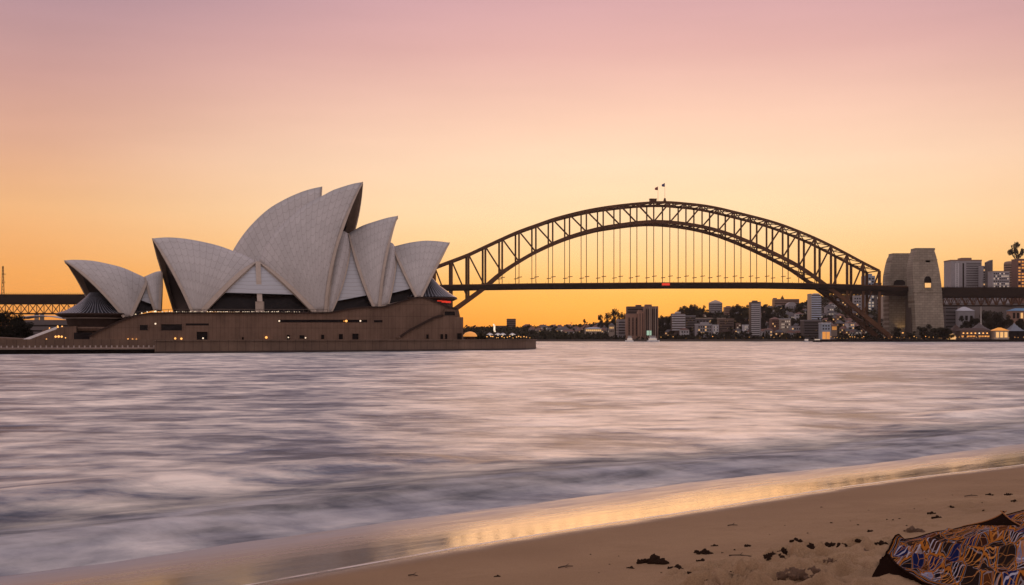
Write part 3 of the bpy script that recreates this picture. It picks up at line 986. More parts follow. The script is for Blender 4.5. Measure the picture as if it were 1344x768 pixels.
for a, b in zip(face_pts, face_pts[1:]):
    n_ = Vector((b.y - a.y, a.x - b.x, 0)).normalized() * 0.12
    wb.face([a + n_ + Vector((0, 0, -0.5)), b + n_ + Vector((0, 0, -0.5)), b + n_ + Vector((0, 0, 0.55)), a + n_ + Vector((0, 0, 0.5))])
wb.build('tide_band', 'seawall_low', swo)
pm = MB().face([p + up_ - Vector((0, 0, 0.004)) for p in ([P0 + Vector((0, 14.5, 0)), P1 + Vector((0.3, 15, 0))] + face_pts + [back_r, back_l])])
tag(pm.build('promenade', 'paving', None, origin=P2), kind='structure')
# lower boardwalk at the left, on a slab painted dark as underside shade, with a row of pale bollards
bw = thing('boardwalk', wl(90, 464.3), 'low dark boardwalk on piles left of the tall sea wall', 'boardwalk')  # stands on a slab painted dark as underside shade, not on piles
A, B = P0 + Vector((0, 1, 0)), P1 + Vector((0.4, 1, 0))
zb = 1.55
MB().prism([A + Vector((0, 0, zb)), B + Vector((0, 0, zb)), B + Vector((0, 16, zb)), A + Vector((0, 16, zb))], (0, 0, -0.45)).build('deck', 'paving', bw)
MB().prism([A + Vector((0, 1.5, -1)), B + Vector((0, 1.5, -1)), B + Vector((0, 1.5, zb - 0.46)), A + Vector((0, 1.5, zb - 0.46))], (0, 1, 0)).build('shade_slab', 'dark', bw)
MB().prism([A + Vector((0, 13, zb)), B + Vector((0, 13, zb)), B + Vector((0, 13, ZP + 0.4)), A + Vector((0, 13, ZP + 0.4))], (0, 1, 0)).build('back_wall', 'seawall', bw)
npost = 44
bproto = None
for i in range(npost):
    c = A.lerp(B, (i + 0.3) / npost) + Vector((0, 0.5, zb))
    if bproto is None:
        bproto = MB()
        bproto.tube((0, 0, 0), (0, 0, 0.42), 0.2, 0.17, 8); bproto.tube((0, 0, 0.42), (0, 0, 0.58), 0.25, 0.12, 8)
        bproto = bproto.build('bollard', 'pale')
        o = bproto
    else:
        o = bproto.copy(); COL.objects.link(o)
    o.location = c
    tag(o, 'short pale bollard in the row along the edge of the low boardwalk', 'bollard', 'bollards along the boardwalk')
#@@BRIDGE
# ================================================================== ARCH BRIDGE
BF = Frame(858, 1310, R(6))
BP = BF.at
WB = 35.0
topc = [(520, 374), (548, 362), (572.8, 350), (613.4, 334.7), (655.6, 315), (677.5, 305), (701, 296.6), (724, 288.4), (744.7, 282.6), (768, 277), (790, 273), (812, 270), (834, 267.6), (858, 266),
        (880, 265.8), (895, 267), (919, 269.3), (940.6, 273), (959, 277.3), (981, 282.7), (1006, 289.2), (1028, 296), (1050, 304.5), (1069, 312.4), (1092, 323.3), (1112.5, 334), (1133, 345), (1154, 355.6), (1168, 361)]
botc = [(548, 442), (599, 405), (633.75, 380), (658.75, 358.5), (677.5, 345.6), (701, 331.8), (724, 320.6), (744.7, 312), (766.6, 305), (788, 299.4), (812, 295.6), (834, 292.6), (858, 291),
        (880, 291.8), (900, 294), (919, 297), (940, 302), (959, 308), (984, 318), (1006, 328), (1028, 338.6), (1050, 350.5), (1069, 363.5), (1081, 373), (1107, 391.5), (1136, 415.5), (1168, 442)]
def yi(tab, x):
    return float(np.interp(x, [a for a, b in tab], [b for a, b in tab]))
nodes = [858 - 22.1 * k for k in range(14, 0, -1)] + [858] + [858 + 21.15 * k for k in range(1, 15)]
ylist_t = [yi(topc, x) for x in nodes]; ylist_b = [yi(botc, x) for x in nodes]
bridge = thing('arch_bridge', BP(858, 448, WB / 2) * 1.0, 'long brown steel arch bridge spanning the harbour with a flat deck', 'bridge')
deck_top = [(500, 375), (560, 373.8), (700, 371.6), (868, 370.4), (1000, 370.4), (1060, 371.2), (1150, 374), (1210, 376.5), (1245, 377)]
def deckp(x, dy, v): return BP(x, yi(deck_top, x) + dy, v)
off = BF.n
for tr in (0, 1):
    T = [BP(x, y, 0) + off * (WB * tr) for x, y in zip(nodes, ylist_t)]
    Bm = [BP(x, y, 0) + off * (WB * tr) for x, y in zip(nodes, ylist_b)]
    mb = MB(); mb.sweep(polyline(T, 85)[0], 1.8, 2.7, side=BF.n); mb.build('top_chord', 'steel', bridge)
    pts = polyline(Bm, 85)[0] + [BP(1170, 444, 0) + off * (WB * tr)]
    mb = MB(); mb.sweep(pts, 2.2, 3.6, side=BF.n, prof=lambda t: 1 + (0.6 if t < 0.5 else 0.45) * abs(2 * t - 1) ** 3); mb.build('bottom_chord', 'steel', bridge)
    for i, (t, b) in enumerate(zip(T, Bm)):
        k = abs(i - 14) / 14
        wd = 1.35 + 1.4 * k ** 2
        MB().bar(t, b, wd, wd * 0.8, up=BF.n).build('post', 'steel', bridge)
        if i < 28 and tr == 0:
            # diagonals lean towards the crown
            p, q = (T[i], Bm[i + 1]) if i < 14 else (Bm[i], T[i + 1])
            MB().bar(p, q, 1.55, 1.1, up=BF.n).build('diagonal', 'steel', bridge)
    for i in range(1, 28):
        x = nodes[i]
        yd = yi(deck_top, x)
        if ylist_b[i] < yd - 4:
            h = MB(); d = BP(x, yd, 0) + off * (WB * tr)
            h.bar(Bm[i], d, 0.72)
            h.bar(d + Vector((-1.8, 0, 6.2)), d + Vector((3.2, 0, 6.8)), 0.75)
            h.build('hanger', 'steel', bridge)
        elif ylist_b[i] > yd + 9 and i > 14:
            h = MB(); h.bar(Bm[i], BP(x, yd + 5, 0) + off * (WB * tr), 2.2); h.build('spandrel_post', 'steel', bridge)
# lateral bracing between the two trusses
Tn = [BP(x, y, 0) for x, y in zip(nodes, ylist_t)]; Bn = [BP(x, y, 0) for x, y in zip(nodes, ylist_b)]
for nm, Q in (('top_lateral', Tn), ('bottom_lateral', Bn)):
    for i in range(29):
        br = MB(); br.bar(Q[i], Q[i] + off * WB, 1.1)
        if i < 28:
            a, b, c, d = Q[i], Q[i + 1], Q[i] + off * WB, Q[i + 1] + off * WB
            br.bar(a, d, 0.8); br.bar(c, b, 0.8)
            mda, mdb = (a + b) / 2, (c + d) / 2
            br.bar(mda, mdb, 0.6)
        br.build(nm, 'steel', bridge)
# deck
xs_ = [500 + 12 * k for k in range(0, 63)]
ds = MB()
dk = [deckp(x, 0, 0) for x in xs_]
for a, b in zip(dk, dk[1:]):
    pass
def ribbon(xs_, dy0, dy1, v0, v1, name, mat, par):
    q = [deckp(x, dy0, v0) for x in xs_]; r = [deckp(x, dy1, v0) for x in xs_]
    return MB().prism(q + r[::-1], off * (v1 - v0)).build(name, mat, par)
ribbon(xs_, 1.4, 6.4, -4, WB + 4, 'deck', 'steel_dark', bridge)
ribbon(xs_, 6.2, 8.6, -1.2, 1.2, 'deck_girder', 'steel_dark', bridge)
ribbon(xs_, 6.2, 8.6, WB - 1.2, WB + 1.2, 'deck_girder', 'steel_dark', bridge)
ribbon(xs_, 0.2, 1.4, -4, -3.5, 'parapet', 'steel', bridge)
ribbon(xs_, 0.2, 1.4, WB + 3.5, WB + 4, 'parapet', 'steel', bridge)
xr = [x for x in xs_ if x > 1075]
ribbon(xr, 8.3, 13.5, 0, 1.6, 'side_girder', 'steel_dark', bridge)
for x in xs_[::1]:
    p = deckp(x, 0.4, -3.9); MB().bar(p, p + Vector((0, 0, 1.5)), 0.22).build('fence_post', 'steel_dark', bridge)
# small cabin at the crown
hb = MB(); hb.box(BP(857, 263.2, 4), (7, 5, 3.2), R(6)); hb.box(BP(857, 261.3, 4), (8, 6, 0.5), R(6)); hb.build('crown_cabin', 'steel', bridge)
MB().box(BP(872.5, 262.6, 4), (3, 3, 4), R(6), 0.5).build('crown_beacon', 'steel', bridge)
# red-lit sign on the deck
sg = MB(); sg.box(BP(874, 373.2, -4.4), (8.5, 0.5, 2.4), R(6))
sgo = sg.build('deck_sign', 'glow_red', None, origin=BP(874, 374.6, -4.4)); tag(sgo, 'small glowing red sign hanging on the bridge deck fence at midspan', 'sign')
# flags on the crown
for fx, fy, px, lab, mt in ((861, 248, 863.6, 'left of two small flags flying above the crown of the arch', (0.25, 0.05, 0.04)), (871, 243.5, 872.6, 'right and taller of two small flags above the crown of the arch', (0.05, 0.06, 0.16))):
    base = BP(px, 265.5, 3)
    fl = thing('flagpole', base, lab, 'flag', 'flags on the bridge crown')
    tp = BP(px, fy - 3.5, 3)
    MB().tube(base, tp, 0.16, 0.10, 6).build('pole', 'rail', fl)
    P = []
    for i in range(7):
        u = i / 6
        P.append([tp + Vector((-0.2 - 3.2 * u, 0.8 * math.sin(u * 6), -0.3 - 3.9 * j / 3 * (1 - 0.45 * u) - 1.6 * u)) for j in range(4)])
    M['flag' + str(fx)] = simple('flag_cloth', mt, 0.8)
    o = MB().grid(P).build('flag_cloth', 'flag' + str(fx), fl, smooth=True)
    o.modifiers.new('thick', 'SOLIDIFY').thickness = 0.06

# ---- pylons at the right end
def pylon(prof, D, depth, label, name='granite_pylon'):
    """prof: (left px, right px, y) rows from the base up"""
    base = ray_at((prof[0][0] + prof[0][1]) / 2, prof[0][2], D)
    t = thing(name, base, label, 'bridge pylon', 'granite pylons of the bridge')
    rows = []
    for l, r, y in prof:
        a, b = ray_at(l, y, D), ray_at(r, y, D)
        k = (b.x - a.x) / (prof[0][1] - prof[0][0]) / D * F
        dd = depth * (0.55 + 0.45 * k)
        rows.append([a, b, b + Vector((0, dd, 0)), a + Vector((0, dd, 0))])
    mb = MB()
    for r0, r1 in zip(rows, rows[1:]):
        for i in range(4):
            j = (i + 1) % 4
            mb.face([r0[i], r0[j], r1[j], r1[i]])
    mb.face(rows[-1]); mb.face(rows[0][::-1])
    mb.build('shaft', 'granite', t)
    return t
DP = 1318
py1 = pylon([(1201, 1240, 448), (1202.2, 1239.3, 430), (1200.6, 1237.5, 400), (1199, 1235.6, 374), (1198, 1233.4, 358), (1198.4, 1231.2, 347), (1200, 1229, 337), (1202.8, 1226, 327.6)],
            DP, 22, 'near granite bridge pylon, taller, with an arched lit opening above the deck')
def pbox(par, x0, x1, y0, y1, D, dep, name, mat):
    a, b = ray_at(x0, y1, D), ray_at(x1, y0, D)
    return MB().box(((a.x + b.x) / 2, D + dep / 2, (a.z + b.z) / 2), (b.x - a.x, dep, b.z - a.z)).build(name, mat, par)
pbox(py1, 1199.3, 1230.4, 340.4, 341.6, DP - 0.8, 4, 'string_course', 'granite')
pbox(py1, 1198.2, 1236.6, 381.5, 383.2, DP - 0.8, 4, 'string_course', 'granite')
pbox(py1, 1201.6, 1227.2, 325.6, 328.6, DP + 3, 16, 'parapet', 'granite')
q = [ray_at(x, y, DP - 0.8) for x, y in ((1213.4, 378.5), (1213.4, 367), (1214.4, 364.4), (1216.2, 362.8), (1219.6, 362.8), (1221.4, 364.4), (1222.4, 367), (1222.4, 378.5))]
ar = MB().prism(q, (0, 1.2, 0)).build('archway', 'dark', py1)
pbox(ar, 1213.9, 1221.9, 371.5, 377.5, DP - 1.3, 0.3, 'lit_window', 'lit_win')
pbox(py1, 1214.9, 1220.9, 341, 344.4, DP - 0.4 + 0.4, 1.2, 'lookout_window', 'dark')
pbox(py1, 1212, 1224, 378.5, 380, DP - 1.2, 1.4, 'balcony', 'granite')
py2 = pylon([(1166, 1200, 448), (1167, 1199, 430), (1167, 1198.5, 400), (1166, 1199, 374), (1166.6, 1198, 361), (1169, 1197.6, 347), (1171, 1196.6, 339), (1173.2, 1195.5, 334.4)],
            DP + 46, 22, 'far granite bridge pylon, partly behind the near one, with a floodlit foot')
pbox(py2, 1172, 1196.6, 332.4, 335.2, DP + 49, 16, 'parapet', 'granite')
q = [ray_at(x, y, DP + 45.2) for x, y in ((1173, 374), (1174, 369.5), (1177, 367.5), (1185, 367.5), (1188, 370), (1188, 374))]
MB().prism(q, (0, 1.2, 0)).build('archway', 'dark', py2)
fp = ray_at(1185, 437, DP + 40)
pl_ = MB(); pl_.box(fp, (1.5, 1.0, 1.0)); flo = pl_.build('floodlight', 'lamp_warm', py2)
fl_d = bpy.data.lights.new('floodlight_beam', 'SPOT'); fl_d.energy = 2500; fl_d.color = (1, 0.6, 0.2); fl_d.spot_size = R(80); fl_d.shadow_soft_size = 1.0
flb = bpy.data.objects.new('floodlight_beam', fl_d); COL.objects.link(flb); flb.parent = py2
flb.location = Vector(fp) + Vector((0, -2.0, 1)) - Vector(py2['_o'])
flb.rotation_euler = Vector((0, -0.45, -1)).to_track_quat('Z', 'Y').to_euler()
lp = ray_at(1193.5, 371, DP + 20)
tag(MB().lathe(lp - Vector((0, 0, 1)), [(0.02, 0), (0.9, 0.5), (1.1, 1), (0.9, 1.6), (0.02, 2)], 8).build('deck_lamp', 'lamp_white', None, origin=lp - Vector((0, 0, 1.6))), 'bright round lamp on the deck between the two granite pylons', 'lamp')
# abutment wall linking them under the deck, its colour darkened as painted shade
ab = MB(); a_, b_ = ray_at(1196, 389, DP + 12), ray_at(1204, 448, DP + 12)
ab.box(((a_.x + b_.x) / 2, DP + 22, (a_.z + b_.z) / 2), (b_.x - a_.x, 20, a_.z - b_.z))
M['stone_shade'] = simple('shade_granite', (0.075, 0.055, 0.042), 0.9)
tag(ab.build('abutment', 'stone_shade', None, origin=Vector(((a_.x + b_.x) / 2, DP + 22, b_.z))), 'narrow dark stone abutment wall between the two granite pylons', 'abutment')

# ---- approach viaducts
def viaduct(x0, x1, D0, D1, yt, yd, yb, panels, label, pier_px, name='approach_viaduct'):
    """yt deck top, yd deck bottom / truss top, yb truss bottom (rows)"""
    def P(x, y, v=0):
        t = (x - x0) / (x1 - x0); D = D0 + (D1 - D0) * t + v
        return Vector(((x - CX) / F * (D - v), D, H + (Y0 - y) / F * (D - v)))
    t = thing(name, P((x0 + x1) / 2, 448), label, 'viaduct')
    MB().prism([P(x0, yt), P(x1, yt), P(x1, yd), P(x0, yd)], (0, 26, 0)).build('deck', 'steel_dark', t)
    rl = MB()
    n = int((x1 - x0) / 3)
    rl.bar(P(x0, yt - 1.3), P(x1, yt - 1.3), 0.2)
    for i in range(n + 1):
        x = x0 + (x1 - x0) * i / n; rl.bar(P(x, yt), P(x, yt - 1.3), 0.15)
    rl.build('railing', 'steel_dark', t)
    for v in (3, 22):
        MB().bar(P(x0, yd, v), P(x1, yd, v), 1.2, 1.4).build('top_chord', 'steel_dark', t)
        MB().bar(P(x0, yb, v), P(x1, yb, v), 1.2, 1.2).build('bottom_chord', 'steel_dark', t)
        for i in range(panels):
            a = x0 + (x1 - x0) * i / panels; b = x0 + (x1 - x0) * (i + 1) / panels
            m_ = (a + b) / 2
            d = MB(); d.bar(P(a, yb, v), P(m_, yd, v), 0.7); d.bar(P(m_, yd, v), P(b, yb, v), 0.7)
            d.build('diagonal', 'steel', t)
            MB().bar(P(a, yb, v), P(a, yd, v), 0.6).build('post', 'steel', t)
    for px in pier_px:
        d = MB()
        for v in (6, 20):
            a = P(px, yb, v); b = Vector((a.x, a.y, 0)); d.bar(a, b, 3.4, 3.0)
        d.build('pier', 'granite', t)
    return t, P
va, PA = viaduct(1237.5, 1420, 1330, 1352, 377, 389.5, 401, 18, 'dark steel approach viaduct running right from the granite pylons', (1372,))
vl, PL = viaduct(-160, 150, 1190, 1222, 386.2, 398, 411.5, 15, 'dark truss viaduct at the far left behind the restaurant shells', (-100, 45))
mt_ = PL(0.5, 386); mt = MB(); 
for dx in (-1.2, 1.2):
    mt.bar(mt_ + Vector((dx, 6, 0)), mt_ + Vector((dx * 0.4, 6, 28)), 0.5)
for k in range(9):
    z0, z1 = 28 * k / 9, 28 * (k + 1) / 9; s_ = 1 if k % 2 else -1
    mt.bar(mt_ + Vector((1.2 * s_ * (1 - .6 * k / 9), 6, z0)), mt_ + Vector((-1.2 * s_ * (1 - .6 * k / 9), 6, z1)), 0.3)
mt.bar(mt_ + Vector((-1, 6, 20)), mt_ + Vector((3, 6, 20)), 0.5)
mt.bar(mt_ + Vector((-1, 6, 12)), mt_ + Vector((2.4, 6, 12)), 0.5)
tag(mt.build('lattice_mast', 'steel_dark', None, origin=mt_ + Vector((0, 6, 0))), 'lattice mast standing on the viaduct at the left picture edge', 'mast')
#@@NORTH
# ================================================================== NORTH SHORE
ridge_px = [(-400, 440), (560, 436), (620, 434), (700, 433.5), (760, 431), (800, 426), (850, 422), (900, 416), (950, 412), (1000, 408), (1050, 402), (1080, 392), (1110, 390), (1160, 392), (1210, 395), (1240, 388), (1300, 386), (1318, 372), (1360, 370), (1420, 388), (1500, 400), (2200, 420)]
DR = 2000.0
def hill(x, y):
    x = np.asarray(x, float); y = np.asarray(y, float)
    px = CX + x / y * F
    yr = np.interp(px, [a for a, b in ridge_px], [b for a, b in ridge_px])
    zr = H + (Y0 - yr) * DR / F
    sh = 1425 - 122 * smooth(1066, 1082, px)
    z = 2.3 + (zr - 2.3) * smooth(sh + 40, DR, y) + 2.5 * fbm(x * 0.01, y * 0.01, 3, 51) * smooth(sh + 60, sh + 200, y)
    return np.where(y < sh, -4.0, z)
xs = axis([(-2400, -700, 100), (-700, 900, 12), (900, 2600, 100)])
ys = axis([(1270, 1460, 8), (1460, 2100, 16), (2100, 3200, 100)])
tag(grid_object('hillside', xs, ys, hill, M['hill']), kind='structure')
def hz(x, y): return float(hill(np.array([x]), np.array([y]))[0])
def at_hill(px, py, Dmin=1440, Dmax=2100):
    D = Dmin
    while D < Dmax:
        x = (px - CX) / F * D
        z = hz(x, D)
        if Y0 - (z - H) / D * F <= py: break
        D += 8
    return Vector((x, D, z))
qw = MB()
pa, pb = ray_at(1074, 448.5, 1296), ray_at(1460, 448.5, 1296)
qw.box(((pa.x + pb.x) / 2, 1302, 0.6), (pb.x - pa.x, 12, 3.8))
tag(qw.build('quay_wall', 'dark', None, origin=((pa.x + pb.x) / 2, 1302, 0)), 'long dark quay wall along the far right shore', 'quay wall')

# ---- trees
def leaf_cloud(mb, c, rad, n, size, rng, squash=0.8):
    for _ in range(n):
        while True:
            d = Vector((rng.uniform(-1, 1), rng.uniform(-1, 1), rng.uniform(-1, 1)))
            if 0.1 < d.length < 1: break
        d = d * (0.55 + 0.45 * rng.random()) if d.length < 0.6 else d
        p = Vector(c) + Vector((d.x * rad, d.y * rad, d.z * rad * squash))
        a = Vector((rng.gauss(0, 1), rng.gauss(0, 1), rng.gauss(0, 1))).normalized()
        b = a.orthogonal().normalized()
        s = size * rng.uniform(0.6, 1.4)
        b2 = a.cross(b)
        mb.face([p - b * s, p + b2 * s * 0.6, p + b * s, p - b2 * s * 0.6])
def tree_proto(kind, seed, leaf, dens=1.0):
    rng = random.Random(seed)
    cr = MB(); tr = MB()
    if kind == 'round':
        tr.tube((0, 0, -0.5), (0.2, 0, 4), 0.42, 0.28, 7)
        for k in range(9):
            a = rng.uniform(0, 6.28); r = rng.uniform(0.6, 3.0); z = rng.uniform(4.2, 8.2)
            c = (r * math.cos(a), r * math.sin(a), z)
            tr.tube((0.2, 0, 3.4), c, 0.16, 0.05, 5)
            leaf_cloud(cr, c, rng.uniform(1.3, 2.2), int(70 * dens), 0.42 / dens ** 0.4, rng)
    elif kind == 'mass':
        tr.tube((0, 0, -0.5), (0.2, 0, 3.5), 0.5, 0.3, 7)
        for k in range(20):
            a = rng.uniform(0, 6.28); r = rng.uniform(0.4, 3.4); z = rng.uniform(1.6, 8.6) - 0.35 * max(0, r - 2)
            c = (r * math.cos(a), r * math.sin(a), z)
            tr.tube((0.2, 0, min(3, z - 0.4)), c, 0.16, 0.05, 5)
            leaf_cloud(cr, c, rng.uniform(1.2, 2.0), int(110 * dens), 0.34 / dens ** 0.4, rng)
    elif kind == 'tall':
        tr.tube((0, 0, -0.5), (0.1, 0, 7), 0.4, 0.2, 7)
        for k in range(11):
            z = 2.5 + 8.5 * k / 11; a = rng.uniform(0, 6.28); r = rng.uniform(0.2, 1.6) * (1.2 - k / 14)
            c = (r * math.cos(a), r * math.sin(a), z)
            tr.tube((0.1, 0, min(7, z - 0.5)), c, 0.1, 0.04, 5)
            leaf_cloud(cr, c, rng.uniform(1.0, 1.7) * (1.15 - k / 22), int(60 * dens), 0.4 / dens ** 0.4, rng, 1.0)
    elif kind == 'umbrella':
        tr.tube((0, 0, -0.5), (0.3, 0, 5.2), 0.36, 0.24, 7)
        for k in range(10):
            a = rng.uniform(0, 6.28); r = rng.uniform(0.3, 3.6); z = rng.uniform(7.0, 9.2) - r * 0.22
            c = (r * math.cos(a), r * math.sin(a), z)
            tr.tube((0.3, 0, 5.0), c, 0.15, 0.05, 5)
            leaf_cloud(cr, c, rng.uniform(0.9, 1.5), int(60 * dens), 0.34 / dens ** 0.4, rng, 0.6)
    elif kind == 'shrub':
        for k in range(7):
            a = rng.uniform(0, 6.28); r = rng.uniform(0.3, 2.6); z = rng.uniform(0.5, 3.0)
            c = (r * math.cos(a), r * math.sin(a), z)
            tr.tube((0, 0, -0.4), c, 0.12, 0.05, 5)
            leaf_cloud(cr, c, rng.uniform(1.0, 1.7), int(70 * dens), 0.4 / dens ** 0.4, rng)
    t = thing({'round': 'broadleaf_tree', 'tall': 'slender_tree', 'umbrella': 'umbrella_pine', 'shrub': 'shrub', 'mass': 'broadleaf_tree'}[kind], (0, 0, 0), None, None)
    a = cr.build('crown', leaf, t); b = tr.build('trunk' if kind != 'shrub' else 'stems', 'bark', t)
    return t, [(a, []), (b, [])], {'round': 10.0, 'tall': 12.4, 'umbrella': 9.8, 'shrub': 4.4, 'mass': 10.0}[kind], {'round': 4.6, 'tall': 2.6, 'umbrella': 4.4, 'shrub': 3.6, 'mass': 4.8}[kind]
TP = {}
for kind, sds in (('round', (1, 2, 3)), ('umbrella', (6,)), ('shrub', (8, 9))):
    TP[kind] = [tree_proto(kind, s, 'leaf_a' if s % 2 else 'leaf_b') for s in sds]
TP['dense'] = [tree_proto('mass', 11, 'leaf_a', 2.3), tree_proto('mass', 12, 'leaf_a', 2.3)]
TP['dark_mass'] = [tree_proto('mass', 13, 'leaf_dark', 2.6)]
used_protos = set()
trng = random.Random(21)
def tree(kind, base, height, label, cat='tree', group=None, wide=None):
    k = trng.randrange(len(TP[kind]))
    t, tree_, h0, r0 = TP[kind][k]
    s = height / h0
    sx = s if wide is None else wide / 2 / r0
    if (kind, k) in used_protos:
        o = dup_tree(t, tree_, base, trng.uniform(0, 6.28), (sx, sx, s))
    else:
        used_protos.add((kind, k))
        o = t; o.location = base; o.rotation_euler = (0, 0, trng.uniform(0, 6.28)); o.scale = (sx, sx, s)
    tag(o, label, cat)
    if group: o['group'] = group
    elif 'group' in o: del o['group']
    return o
def hill_tree(kind, px, ytop, ybase, label, group=None, wide_px=None, D=None, cat='tree'):
    b = at_hill(px, ybase) if D is None else Vector(((px - CX) / F * D, D, 0))
    if D is not None: b.z = hz(b.x, b.y)
    zt = H + (Y0 - ytop) / F * b.y
    return tree(kind, b, max(3, zt - b.z), label, cat, group, None if wide_px is None else wide_px * b.y / F)

# ---- buildings
def bmat(name, col, rough=0.7):
    if name not in M: M[name] = simple(name, col, rough, var=0.12, scale=0.3)
    return name
class Bld:
    def __init__(s, name, cat, label, px0, px1, yt, yb, D, depth=16.0, yaw=0.0, col=None, group=None, sink=6.0, z0=None):
        c = ray_at((px0 + px1) / 2, yb, D)
        s.D = D; s.w = (px1 - px0) / F * D * (1.0 if abs(yaw) < 0.01 else 1 / (abs(math.cos(yaw)) + depth / max(1, (px1 - px0) / F * D) * abs(math.sin(yaw))))
        s.dep = depth if abs(yaw) < 0.01 else depth
        s.h = (yb - yt) / F * D
        s.z0 = c.z
        s.c = Vector((c.x, D + depth / 2, c.z)); s.yaw = yaw
        s.t = thing(name, (s.c.x, s.c.y, c.z - sink), label, cat, group)
        s.t.rotation_euler = (0, 0, yaw)
        s.sink = sink
        s.col = col
    def P(s, u, v, z):
        """local metres: u right, v away, z up from the visible base -> thing-local coordinates"""
        return Vector((u, v, z + s.sink))
    def box(s, u0, u1, v0, v1, z0, z1, name, mat, parent=None, taper=1.0):
        mb = MB(); mb.box(((u0 + u1) / 2, (v0 + v1) / 2, (z0 + z1) / 2 + s.sink), (u1 - u0, v1 - v0, z1 - z0), 0, taper)
        par = parent or s.t
        o = mb.build(name, mat, None)
        o.parent = par
        return o
    def body(s, z1=None, mat=None, name='wall'):
        z1 = s.h if z1 is None else z1
        return s.box(-s.w / 2, s.w / 2, -s.dep / 2, s.dep / 2, -s.sink, z1, name, mat or s.col)
    def bands(s, n, z0, z1, frac=0.5, mat='glass', u0=None, u1=None, name='window_band', sides=True, proud=0.12):
        u0 = -s.w / 2 + 0.6 if u0 is None else u0; u1 = s.w / 2 - 0.6 if u1 is None else u1
        fh = (z1 - z0) / n
        for k in range(n):
            a = z0 + fh * (k + 0.28); b = a + fh * frac
            v0 = -s.dep / 2 - proud
            mb = MB()
            mb.box(((u0 + u1) / 2, v0 + 0.15, (a + b) / 2 + s.sink), (u1 - u0, 0.3, b - a))
            if sides:
                for sg in (-1, 1):
                    mb.box((sg * (s.w / 2 + proud - 0.15), 0, (a + b) / 2 + s.sink), (0.3, s.dep - 1.6, b - a))
            o = mb.build(name, mat, None); o.parent = s.t
    def balconies(s, n, z0, z1, mat, depth=1.4, th=0.5, u0=None, u1=None):
        u0 = -s.w / 2 - 0.3 if u0 is None else u0; u1 = s.w / 2 + 0.3 if u1 is None else u1
        fh = (z1 - z0) / n
        for k in range(n):
            a = z0 + fh * (k + 0.05)
            s.box(u0, u1, -s.dep / 2 - depth, -s.dep / 2 + 0.2, a, a + th * fh, 'balcony', mat)
    def vstrips(s, us, z0, z1, wd, mat, name='window_strip', proud=0.14):
        for u in us:
            s.box(u - wd / 2, u + wd / 2, -s.dep / 2 - proud, -s.dep / 2 + 0.2, z0, z1, name, mat)
    def windows(s, nx, nz, z0, z1, ww=0.55, wh=0.5, mat='glass', lit=0.0, rng=random, u0=None, u1=None, litm='lit_win'):
        u0 = -s.w / 2 + 0.8 if u0 is None else u0; u1 = s.w / 2 - 0.8 if u1 is None else u1
        for i in range(nx):
            for k in range(nz):
                cu = u0 + (u1 - u0) * (i + 0.5) / nx; cz = z0 + (z1 - z0) * (k + 0.5) / nz
                a = (u1 - u0) / nx * ww / 2; b = (z1 - z0) / nz * wh / 2
                l = rng.random() < lit
                s.box(cu - a, cu + a, -s.dep / 2 - 0.1, -s.dep / 2 + 0.2, cz - b, cz + b, 'lit_window' if l else 'window', litm if l else mat)
    def roofbox(s, f0=0.25, f1=0.7, hh=2.5, mat=None, name='roof_plant'):
        s.box(-s.w / 2 + s.w * f0, -s.w / 2 + s.w * f1, -s.dep / 4, s.dep / 4, s.h - 0.1, s.h + hh, name, mat or s.col)
    def parapet(s, mat=None):
        s.box(-s.w / 2 - 0.25, s.w / 2 + 0.25, -s.dep / 2 - 0.25, s.dep / 2 + 0.25, s.h - 0.1, s.h + 0.8, 'parapet', mat or s.col)
    def hip(s, hh, mat, ov=0.6):
        a, b = s.w / 2 + ov, s.dep / 2 + ov
        z = s.h + s.sink; r = max(0.0, a - b)
        mb = MB()
        base = [Vector((-a, -b, z)), Vector((a, -b, z)), Vector((a, b, z)), Vector((-a, b, z))]
        r1, r2 = Vector((-r, 0, z + hh)), Vector((r, 0, z + hh))
        mb.face([base[0], base[1], r2, r1]); mb.face([base[1], base[2], r2]); mb.face([base[2], base[3], r1, r2]); mb.face([base[3], base[0], r1]); mb.face(base[::-1])
        o = mb.build('roof', mat, None); o.parent = s.t; return o
bmat('tower_brown', (0.23, 0.14, 0.10)); bmat('tower_salmon', (0.32, 0.18, 0.125)); bmat('tower_darkbrown', (0.115, 0.075, 0.06))
bmat('tower_white', (0.55, 0.53, 0.54)); bmat('tower_grey', (0.30, 0.28, 0.29)); bmat('tower_dark', (0.1, 0.085, 0.085)); bmat('tower_blue', (0.26, 0.3, 0.36))
bmat('tower_bluewhite', (0.5, 0.56, 0.66)); bmat('tower_cream', (0.36, 0.29, 0.235)); bmat('brick_red', (0.17, 0.085, 0.065)); bmat('roof_tile_red', (0.16, 0.075, 0.055)); bmat('roof_slate', (0.09, 0.08, 0.085)); bmat('roof_pale', (0.42, 0.42, 0.45))
brng = random.Random(5)

